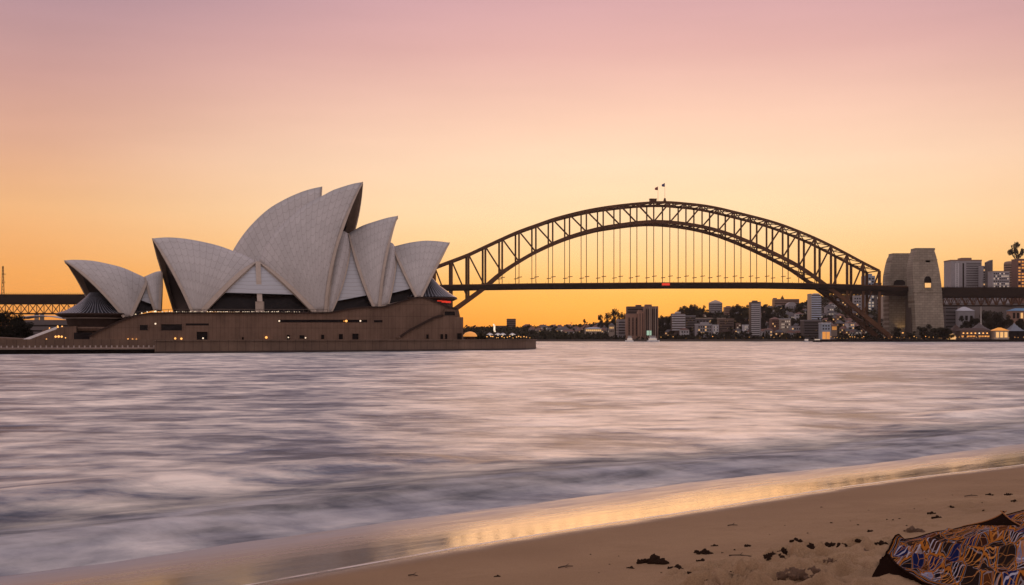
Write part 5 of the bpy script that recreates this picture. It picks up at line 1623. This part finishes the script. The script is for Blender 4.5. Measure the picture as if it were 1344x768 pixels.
# ---- promenade tip: amber kiosk, shrubs, parasol lights
def prom(px, D):
    return Vector(((px - CX) / F * D, D, ZP))
p = prom(617, 470)
k_ = thing('domed_kiosk', p, 'small kiosk with a glowing amber dome beside the opera house corner', 'kiosk')
MB().tube(p, p + Vector((0, 0, 1.3)), 1.9, 1.9, 16).build('counter', 'bronze', k_)
MB().lathe(p + Vector((0, 0, 1.3)), [(2.7, 0), (2.6, 0.6), (1.9, 1.4), (0.9, 1.8), (0.02, 1.95)], 16).build('dome', 'glow_amber', k_, smooth=True)
for px, wd, h_ in ((625, 3.4, 3.0), (630, 3.2, 3.2), (636, 3.0, 2.4)):
    tree('shrub', prom(px, 480), h_, 'round dark shrub on the promenade right of the amber kiosk', 'shrub', 'shrubs on the promenade', wd)
pp = None
for i, px in enumerate((643, 653.5, 660, 672.5)):
    p = prom(px, 470 + i * 4)
    t = thing('parasol', p, 'cafe parasol lit from below on the promenade tip', 'parasol', 'lit parasols on the promenade tip')
    MB().tube(p, p + Vector((0, 0, 2.3)), 0.05, 0.05, 6).build('pole', 'rail', t)
    MB().lathe(p + Vector((0, 0, 2.0)), [(1.35, 0), (0.7, 0.45), (0.02, 0.75)], 8).build('canopy', 'white', t)
    MB().lathe(p + Vector((0, 0, 1.75)), [(0.02, 0), (0.34, 0.14), (0.3, 0.3), (0.02, 0.4)], 8).build('lamp', 'lamp_white', t)
for i in range(16):
    px = 640 + i * 3.7 + lr.uniform(-1, 1)
    p = prom(px, 452 + lr.uniform(0, 8) - (8 if i > 12 else 0))
    s = lr.uniform(0.22, 0.4)
    o = dup_tree(LP, LT, p, 0, (s * 1.3, s * 1.3, s)); tag(o, 'tiny bright lamp standing on the promenade tip', 'lamp', 'lamps on the promenade tip')
fb = prom(649, 500)  # unclear white brightness, built as an added emissive sheet on a pole
t = thing('white_glow', fb, 'narrow white lit banner on a thin pole above the promenade tip', 'banner')  # added glowing sheet standing in for an unclear white brightness, not a known banner
MB().tube(fb, fb + Vector((0, 0, 6.6)), 0.06, 0.05, 6).build('pole', 'rail', t)  # added pole for the glow sheet
P = [[fb + Vector((0.15 * math.sin(k) + 0.7 * j - 0.2 + 0.1 * k - 0.5, 0.2 * math.sin(k * 1.3), 6.5 - 0.55 * k)) for j in range(2)] for k in range(7)]
MB().grid(P).build('glow_sheet', 'lamp_dim', t)
# dark trees at the far left, behind the lower concourse
for px, yt, wd, D in ((-10, 409, 44, 470), (10, 407, 44, 462), (27, 412, 34, 456), (35, 422, 26, 450), (20, 420, 36, 446), (-4, 420, 40, 444)):
    b0 = prom(px, D); zt = H + (Y0 - yt) / F * D
    tree('dark_mass', b0, zt - b0.z, 'dense dark tree at the left edge in front of the truss viaduct', 'tree', 'dark trees at the left edge', wd * D / F)
# low curved terminal and quay buildings seen between those trees and the restaurant
b = Bld('ferry_terminal', 'terminal', 'low terminal with a pale curved roof behind the pale stair at the left', 24, 92, 420, 446, 900, 20, 0, 'tower_dark', sink=3)
b.body(); b.bands(3, 1, b.h - 2, 0.3, sides=False)
P = [[(-b.w / 2 - 1 + (b.w + 2) * i / 16, v, b.h + 3 + 3.4 * math.sin(math.pi * min(1, (i + 3) / 19))) for v in (-11, 11)] for i in range(17)]
o = MB().grid(P).build('roof', 'roof_pale', None, True); o.parent = b.t; o.modifiers.new('t', 'SOLIDIFY').thickness = 0.7
for i in range(14):
    p = ray_at(lr.uniform(58, 88), lr.uniform(424, 434), 700); p.z = ZP
    s = lr.uniform(0.9, 2.0)
    o = dup_tree(LP, LT, p, 0, (s * .5, s * .5, s)); tag(o, 'small lamp on the forecourt behind the pale stair at the left', 'lamp', 'lamps behind the stair')
tag(MB().box((-300, 800, ZP - 1.5), (260, 340, 2.6)).build('forecourt', 'paving', None, origin=(-300, 800, ZP)), kind='structure')

# ---- boats
def boat(name, px, D, ln, label, hullm, cabm, decks=2, dirn=1, hgt=2.0):
    c = Vector(((px - CX) / F * D, D, 0)); t = thing(name, c, label, 'boat')
    secs = [(-0.5, 0.8), (-0.35, 1.0), (0.1, 1.0), (0.35, 0.7), (0.5, 0.05)]
    P = []
    for f, wd in secs:
        x = f * ln * dirn; hw = ln * 0.13 * wd
        P.append([c + Vector((x, -hw, hgt * (1 + 0.35 * max(0, f)))), c + Vector((x, -hw * .7, -.3)), c + Vector((x, hw * .7, -.3)), c + Vector((x, hw, hgt * (1 + 0.35 * max(0, f))))])
    hb_ = MB().grid(P); hb_.face([r[0] for r in P] + [r[3] for r in reversed(P)]); hb_.face(P[0]); hb_.build('hull', hullm, t)
    z = hgt
    for d in range(decks):
        l_ = ln * (0.62 - 0.18 * d)
        MB().box(c + Vector((-0.05 * ln * dirn, 0, z + 1.15)), (l_, ln * (0.2 - .05 * d), 2.3)).build('cabin', cabm, t)
        MB().box(c + Vector((-0.05 * ln * dirn, 0, z + 1.35)), (l_ * 0.94, ln * (0.2 - .05 * d) + 0.12, 0.9)).build('window_band', 'glass' if d else 'lit_win_cool', t)
        z += 2.3
    MB().tube(c + Vector((0, 0, z - .2)), c + Vector((0, 0, z + 3)), 0.14, 0.08, 6).build('mast', 'rail', t)
boat('motor_cruiser', 826, 1250, 8.5, 'small white cruiser moored below the lower salmon block', 'white', 'white', 2, -1, 1.5)
boat('ferry', 857.5, 1235, 13, 'larger white ferry moored below the tall brown tower', 'white', 'white', 2, 1, 1.5)
boat('barge', 1073, 1230, 9.5, 'dark low barge left of the glowing orange waterside block', 'dark', 'tower_dark', 1, 1, 1.1)
boat('motor_launch', 1058, 1240, 6, 'small pale launch left of the dark barge', 'roof_pale', 'roof_pale', 1, -1, 0.8)

# ================================================================== HAZE
hm = bpy.data.materials.new('evening_haze'); hm.use_nodes = True
ht = hm.node_tree; ht.nodes.clear()
ho = ht.nodes.new('ShaderNodeOutputMaterial'); hv = ht.nodes.new('ShaderNodeVolumePrincipled')
hv.inputs['Color'].default_value = (0.95, 0.82, 0.76, 1); hv.inputs['Density'].default_value = 0.000025; hv.inputs['Anisotropy'].default_value = 0.2
ht.links.new(hv.outputs[0], ho.inputs['Volume'])
M['haze'] = hm
hzb = MB().box((150, 1500, 105), (5000, 3400, 250)).build('haze', 'haze', None)
tag(hzb, kind='stuff')

#@@BEACH
# ================================================================== BEACH THINGS
m = NT('printed_cotton')
uv = m.coord('UV'); sx = m.n('SeparateXYZ'); m.l(uv, sx.inputs[0])
wv = m.n('TexNoise'); wv.inputs['Scale'].default_value = 2.0; wv.inputs['Detail'].default_value = 2; m.l(uv, wv.inputs['Vector'])
off_ = m.n('VectorMath'); off_.operation = 'SCALE'; m.l(wv.outputs['Color'], off_.inputs[0]); off_.inputs['Scale'].default_value = 0.35
ad = m.n('VectorMath'); m.l(uv, ad.inputs[0]); m.l(off_.outputs[0], ad.inputs[1])
st_ = m.n('Mapping'); st_.inputs['Scale'].default_value = (0.85, 0.62, 1); st_.inputs['Rotation'].default_value = (0, 0, 1.1); m.l(ad.outputs[0], st_.inputs[0])
def vor(scale, feat, src):
    v = m.n('TexVoronoi'); v.feature = feat; v.inputs['Scale'].default_value = scale; m.l(src, v.inputs['Vector']); return v
e1 = vor(4.2, 'DISTANCE_TO_EDGE', st_.outputs[0]).outputs['Distance']
cc = vor(4.2, 'F1', st_.outputs[0]).outputs['Color']
cs = m.n('SeparateColor'); m.l(cc, cs.inputs[0])
fill = m.ramp(cs.outputs[0], [(0.0, (0.012, 0.009, 0.012)), (0.24, (0.01, 0.014, 0.06)), (0.38, (0.09, 0.03, 0.012)), (0.48, (0.02, 0.012, 0.01)), (0.74, (0.04, 0.015, 0.01)), (0.92, (0.16, 0.15, 0.22)), (0.965, (0.08, 0.028, 0.01))], 'CONSTANT')
st2 = m.n('Mapping'); st2.inputs['Scale'].default_value = (0.5, 1.9, 1); st2.inputs['Rotation'].default_value = (0, 0, -0.5); m.l(ad.outputs[0], st2.inputs[0])
e2 = vor(5.0, 'DISTANCE_TO_EDGE', st2.outputs[0]).outputs['Distance']
orange = (0.34, 0.115, 0.02); lil = (0.27, 0.225, 0.24)
wvt = m.n('TexWave'); wvt.inputs['Scale'].default_value = 5.5; wvt.inputs['Distortion'].default_value = 7.0; wvt.inputs['Detail'].default_value = 1.5; wvt.inputs['Detail Scale'].default_value = 0.8
m.l(st_.outputs[0], wvt.inputs['Vector'])
vein = m.math('MULTIPLY', m.maprange(wvt.outputs['Fac'], 0.80, 0.9, 0, 1, True), m.maprange(cs.outputs[1], 0.35, 0.37, 0, 1))
c = m.mixc(vein, fill, m.ramp(cs.outputs[2], [(0.0, (0.42, 0.17, 0.04)), (0.6, (0.36, 0.33, 0.38))], 'CONSTANT'))
c = m.mixc(m.maprange(e2, 0.022, 0.014, 0, 0.9, True), c, (0.36, 0.15, 0.05))
ring_ = m.math('MULTIPLY', m.maprange(e1, 0.06, 0.07, 0, 1, True), m.maprange(e1, 0.10, 0.09, 0, 1, True))
c = m.mixc(m.math('MULTIPLY', ring_, 0.6), c, lil)
c = m.mixc(m.maprange(e1, 0.034, 0.024, 0, 1, True), c, orange)
# striped border
bd = m.attr('border')
bs = m.math('FRACT', m.math('MULTIPLY', bd, 14.0))
bstripe = m.ramp(bs, [(0.0, (0.02, 0.012, 0.012)), (0.3, orange), (0.5, (0.05, 0.02, 0.012)), (0.72, lil), (0.84, (0.02, 0.012, 0.012))], 'CONSTANT')
c = m.mixc(m.maprange(bd, 0.15, 0.14, 0, 1), c, bstripe)
m.set('Base Color', c); m.set('Roughness', 0.95); m.set('Specular IOR Level', 0.0)
wvn = m.n('TexNoise'); wvn.inputs['Scale'].default_value = 160; m.l(uv, wvn.inputs['Vector'])
m.bump(wvn.outputs[0], 0.25, 0.004)
M['cloth'] = m.m
M['cloth_back'] = simple('cloth_underside', (0.016, 0.008, 0.006), 0.95, spec=0.0)
cA, cB, cC, cD_ = sand_pt(1150, 757), sand_pt(1170, 716), sand_pt(1408, 655), sand_pt(1400, 806)
nu, nv = 150, 100
U, V = np.meshgrid(np.linspace(0, 1, nu), np.linspace(0, 1, nv), indexing='ij')
def q2d(k):
    return (1 - U) * (1 - V) * cA[k] + (1 - U) * V * cB[k] + U * V * cC[k] + U * (1 - V) * cD_[k]
BX = q2d(0) + 0.05 * fbm(U * 3, V * 4, 3, 61); BY = q2d(1) + 0.06 * fbm(U * 3 + 9, V * 3, 3, 62)
lenU = (cD_ - cA).length; lenV = (cB - cA).length
lu, lv = U * lenU, V * lenV
edge_d = np.minimum.reduce([lu, lenU - lu, lv, lenV - lv])
ins = smooth(0.0, 0.22, edge_d)
fold = 0.2 * np.exp(-((lv - (1.25 + 0.25 * np.sin(lu * 2.2))) / 0.10) ** 2) * smooth(0.3, 0.8, lu)
fold += 0.15 * np.exp(-((lv - (0.62 + 0.3 * np.sin(lu * 1.6 + 1))) / 0.09) ** 2) * smooth(0.2, 0.6, lu)
fold += 0.12 * np.exp(-((lv - (1.75 + 0.18 * np.sin(lu * 3 + 2))) / 0.08) ** 2)
fold += 0.05 * np.exp(-((lu - (0.75 + 0.2 * np.sin(lv * 2.6))) / 0.07) ** 2)
wr = 0.055 * fbm(lu * 2.2, lv * 3.1, 4, 63) + 0.02 * np.abs(fbm(lu * 7, lv * 7, 2, 64)) 
lift = 0.27 * np.exp(-(lu / 0.5) ** 1.3) * np.exp(-(lv / 0.42) ** 2) + 0.05 * np.exp(-(lu ** 2 + (lv - lenV) ** 2) / 0.05)
BX = BX + 0.45 * lift * np.exp(-(lu / 0.4) ** 2)
BZ = sand_z(BX, BY) + 0.022 + np.maximum(ins * (0.012 + 1.0 * fold + 0.8 * wr), 0) + lift
blk_ = thing('beach_blanket', (float(BX.mean()), float(BY.mean()), float(BZ.min())), 'crumpled beach blanket with orange, navy and lilac leaf print lying on the sand', 'blanket')
Pg = np.stack([BX, BY, BZ], -1)
UVg = np.stack([lu, lv], -1)
mb = MB(); mb.grid(Pg.tolist(), UVg.tolist())
bo = mb.build('printed_cloth', 'cloth', blk_, smooth=True)
at = bo.data.attributes.new('border', 'FLOAT', 'POINT'); at.data.foreach_set('value', edge_d.ravel().astype(np.float32))
bo.data.materials.append(M['cloth_back'])
if bo.data.polygons[0].normal.z < 0: bo.data.flip_normals()
sd = bo.modifiers.new('thick', 'SOLIDIFY'); sd.thickness = 0.012; sd.offset = -1; sd.material_offset = 1
# rolled hem round the open edges
for nm, line_ in (('hem', [Pg[0, j] for j in range(0, nv, 2)]), ('hem', [Pg[i, 0] for i in range(0, nu, 2)]), ('hem', [Pg[i, nv - 1] for i in range(0, nu, 2)])):
    MB().sweep([Vector(p) + Vector((0, 0, 0.003)) for p in line_], 0.022, 0.016).build(nm, 'cloth_back', blk_, smooth=True)
# turned-up corners showing the dark underside
def flap(a, top, c, lean):
    """curled triangle a - top - c (pixels, a and c on the sand)"""
    A_, C_ = sand_pt(*a), sand_pt(*c)
    tD = (A_.y + C_.y) / 2 + lean
    T_ = ray_at(top[0], top[1], tD)
    n = 14; P = []
    for i in range(n + 1):
        u = i / n; base_ = A_.lerp(C_, u); r = []
        for j in range(n + 1):
            v = j / n
            k_v = v ** 0.8; p = base_.lerp(T_ + Vector((0.10 * (0.5 - u), 0, 0)) * 1.0, k_v) - Vector((0, 1, 0)) * 0.05 * math.sin(math.pi * v) + Vector((0, 0, 0.004 - 0.035 * math.sin(math.pi * v) * abs(2 * u - 1)))
            r.append(p)
        P.append(r)
    o = MB().grid(P).build('turned_corner', 'cloth_back', blk_, smooth=True)
    s_ = o.modifiers.new('thick', 'SOLIDIFY'); s_.thickness = 0.012
    MB().sweep([P[0][j] + Vector((0, -0.008, 0.01)) for j in range(n + 1)], 0.02, 0.014).build('hem', M['hem'], o)
    MB().sweep([P[n][j] + Vector((0, -0.008, 0.01)) for j in range(n + 1)], 0.02, 0.014).build('hem', M['hem'], o)
M['hem'] = simple('hem_stripe', (0.3, 0.115, 0.03), 0.85)
# dark sheet painting both underside and shadow below the lifted front corner
P = []
for i in range(0, 46):
    e_ = Vector(Pg[i, 0]); gx = e_.x - 0.2 * math.exp(-(float(lu[i, 0]) / 0.3) ** 2); g_ = Vector((gx, e_.y + 0.03, float(sand_z(np.array([gx]), np.array([e_.y + 0.03]))[0]) - 0.01))
    P.append([e_.lerp(g_, j / 6) + Vector((0, 0.05 * math.sin(math.pi * j / 6), -0.004)) for j in range(7)])
MB().grid(P).build('turned_corner', 'cloth_back', blk_, smooth=True)  # underside and painted shadow in one dark sheet
P = []
for j in range(0, 40):
    e_ = Vector(Pg[0, j]); g_ = Vector((e_.x + 0.10, e_.y, float(sand_z(np.array([e_.x + .1]), np.array([e_.y]))[0]) - 0.01))
    P.append([e_.lerp(g_, k / 6) for k in range(7)])
MB().grid(P).build('turned_corner', 'cloth_back', blk_, smooth=True)
flap((1262, 692), (1317, 671.5), (1342, 692), 0.12)

# ---- bits of seaweed, lumps and twigs on the sand
M['weed'] = simple('dried_seaweed', (0.026, 0.014, 0.009), 0.95, scale=25, spec=0.03)
M['clod'] = simple('dark_sand_clod', (0.13, 0.072, 0.042), 0.95, scale=18, bump=0.4)  # clods coloured darker than the dry sand, standing in for shade in hollows
M['twig'] = simple('driftwood_twig', (0.05, 0.028, 0.018), 0.9)
drng = random.Random(31)
def lump_mesh(seed, spread, n, flat):
    rng = random.Random(seed); mb = MB()
    for k in range(n):
        c = Vector((rng.gauss(0, spread), rng.gauss(0, spread * 0.6), 0))
        r = rng.uniform(0.14, 0.5) if k else 0.7
        prof_n = 8; P = []
        for i in range(prof_n + 1):
            th = math.pi * i / prof_n; row = []
            for j in range(11):
                ph = 2 * math.pi * j / 10
                d = Vector((math.sin(th) * math.cos(ph), math.sin(th) * math.sin(ph), math.cos(th)))
                q_ = 1 + 0.95 * float(fbm(np.array([d.x * 2.3 + seed + k * 3 + d.z * 1.1]), np.array([d.y * 2.3 + d.z * 1.7]), 3, seed + k)[0]) * 2
                row.append(c + Vector((d.x * r * q_, d.y * r * q_ * 0.7, d.z * r * flat * q_)))
            row[10] = row[0]
            P.append(row)
        mb.grid(P)
    return mb
protos = {}
def bit(kind, px, py, size_px, label, group=None):
    p = sand_pt(px, py); s = size_px / 2 * p.y / F
    key = (kind, drng.randrange(3))
    if key not in protos:
        seed = hash(kind) % 50 if False else {'seaweed_clump': 3, 'sand_clod': 17, 'pebble': 29}[kind] + key[1]
        mb = lump_mesh(seed, {'seaweed_clump': 0.7, 'sand_clod': 0.55, 'pebble': 0.0}[kind], {'seaweed_clump': 14, 'sand_clod': 12, 'pebble': 1}[kind], {'seaweed_clump': 0.95, 'sand_clod': 0.9, 'pebble': 0.6}[kind])
        o = mb.build(kind, {'seaweed_clump': 'weed', 'sand_clod': 'clod', 'pebble': 'weed'}[kind], None, smooth=True)
        protos[key] = o
    else:
        o = protos[key].copy(); COL.objects.link(o)
    o.location = p; o.rotation_euler = (0, 0, drng.uniform(-0.5, 0.5)); o.scale = (s * 0.75, s * 0.75, s * 0.75)
    if 'group' in o: del o['group']
    tag(o, label, {'seaweed_clump': 'seaweed', 'sand_clod': 'sand clod', 'pebble': 'beach debris'}[kind], group)
bit('seaweed_clump', 858, 739, 36, 'long dark seaweed clump left of centre, near the bottom edge of the sand')
bit('seaweed_clump', 924, 727, 22, 'dark spiky seaweed clump right of the long one, left of the thin twig')
bit('seaweed_clump', 888, 747, 20, 'small ragged seaweed clump between the two larger dark clumps')
bit('seaweed_clump', 1062, 722.5, 34, 'large dark mound of seaweed in the middle of the dry sand')
bit('seaweed_clump', 1016, 733, 30, 'flat strip of dark seaweed left of the large mound')
bit('seaweed_clump', 1031, 725.5, 22, 'low brown seaweed heap just left of the large mound')
bit('seaweed_clump', 1045, 710.5, 15, 'small flat seaweed scrap behind the large mound')
bit('seaweed_clump', 1124.5, 709.6, 11, 'small dark seaweed scrap halfway between the large mound and the blanket')
bit('seaweed_clump', 1090, 716, 17, 'brown seaweed scrap just right of the large mound')
bit('seaweed_clump', 1111, 737, 22, 'ragged seaweed clump between the large mound and the blanket corner')
bit('seaweed_clump', 1142.6, 697.5, 8, 'tiny dark seaweed knot behind the far left corner of the blanket')
bit('seaweed_clump', 938, 717, 9, 'tiny seaweed knot above the spiky clump')
bit('sand_clod', 1042, 757, 44, 'broad crumbly heap of damp sand at the bottom edge')  # dark colour painted in place of shaded hollows in the sand
bit('sand_clod', 1005, 764, 24, 'smaller crumbly sand heap left of the broad heap at the bottom edge')
bit('sand_clod', 1088, 737, 18, 'lump of damp sand right of the flat seaweed strip')  # sand only coloured darker than the dry sand
bit('sand_clod', 1204, 698, 24, 'lump of damp sand behind the back edge of the blanket')  # sand only coloured darker than the dry sand
bit('sand_clod', 1139, 725, 16, 'lump of damp sand just left of the blanket')  # sand only coloured darker than the dry sand
bit('sand_clod', 1072, 750, 26, 'lumpy sand ridge right of the broad heap at the bottom edge')
bits = [(1078, 666, 6), (1091, 686.5, 6), (1116, 684, 4), (1126, 689, 5), (1164, 682, 4), (1172, 682.5, 5), (1180.5, 681, 6), (1223, 674, 9), (1230, 680, 12), (1248, 666, 8), (1268, 662, 7), (1289, 660, 4), (1291, 670, 6),
        (1299, 650, 9), (1324, 650, 11), (1332, 658, 8), (981, 717, 10), (964, 722, 6), (948, 726, 6), (921, 737, 13), (1105, 716, 14), (928, 762, 7), (959, 752, 8), (977, 749, 6), (828, 746, 10), (800, 741, 5), (743, 745, 4), (653, 757, 8), (812, 730, 4), (775, 728, 4),
        (786, 752, 4), (868, 752, 6), (1157, 714, 15), (1190, 690, 5), (1060, 700, 4), (1010, 702, 3), (1200, 668, 4), (1250, 650, 3), (1140, 670, 3), (905, 752, 8), (1003, 745, 6), (1215, 655, 3), (1030, 690, 3)]
for px, py, sp in bits:
    bit('pebble' if sp < 7 else 'seaweed_clump', px, py, sp, 'tiny dark scrap scattered on the dry sand' if sp < 7 else 'small dark seaweed scrap scattered on the dry sand',
        'tiny scraps on the sand' if sp < 7 else 'seaweed scraps on the sand')
def twig(a, b, label):
    p, q_ = sand_pt(*a), sand_pt(*b)
    up_ = Vector((0, 0, 0.012)); mid_ = (p + q_) / 2 + Vector((0, 0.02, 0.02))
    mb = MB(); mb.tube(p + up_, mid_, 0.011, 0.01, 6); mb.tube(mid_, q_ + up_, 0.01, 0.006, 6); mb.tube(mid_, mid_ + Vector((0.05, 0.04, 0.03)), 0.006, 0.003, 5)
    tag(mb.build('twig', 'twig', None, origin=p), label, 'twig')
twig((957, 730), (986, 731), 'thin dark twig lying right of the spiky seaweed clump')
twig((955, 690.5), (968, 690), 'short twig on the smooth sand halfway to the water')
twig((733, 746), (752, 744), 'short dark twig in the lower left part of the sand')
twig((536, 756), (548, 756.5), 'tiny twig near the water edge at the left end of the sand')
twig((1266, 652), (1283, 651), 'thin twig on the upper right sand behind the blanket')
for kind in TP:                                # prototypes that were never placed
    for k, (t, tr, a_, b_) in enumerate(TP[kind]):
        if (kind, k) not in used_protos:
            for c, _ in tr: bpy.data.objects.remove(c)
            bpy.data.objects.remove(t)
for o in bpy.data.objects:
    if '_o' in o: del o['_o']
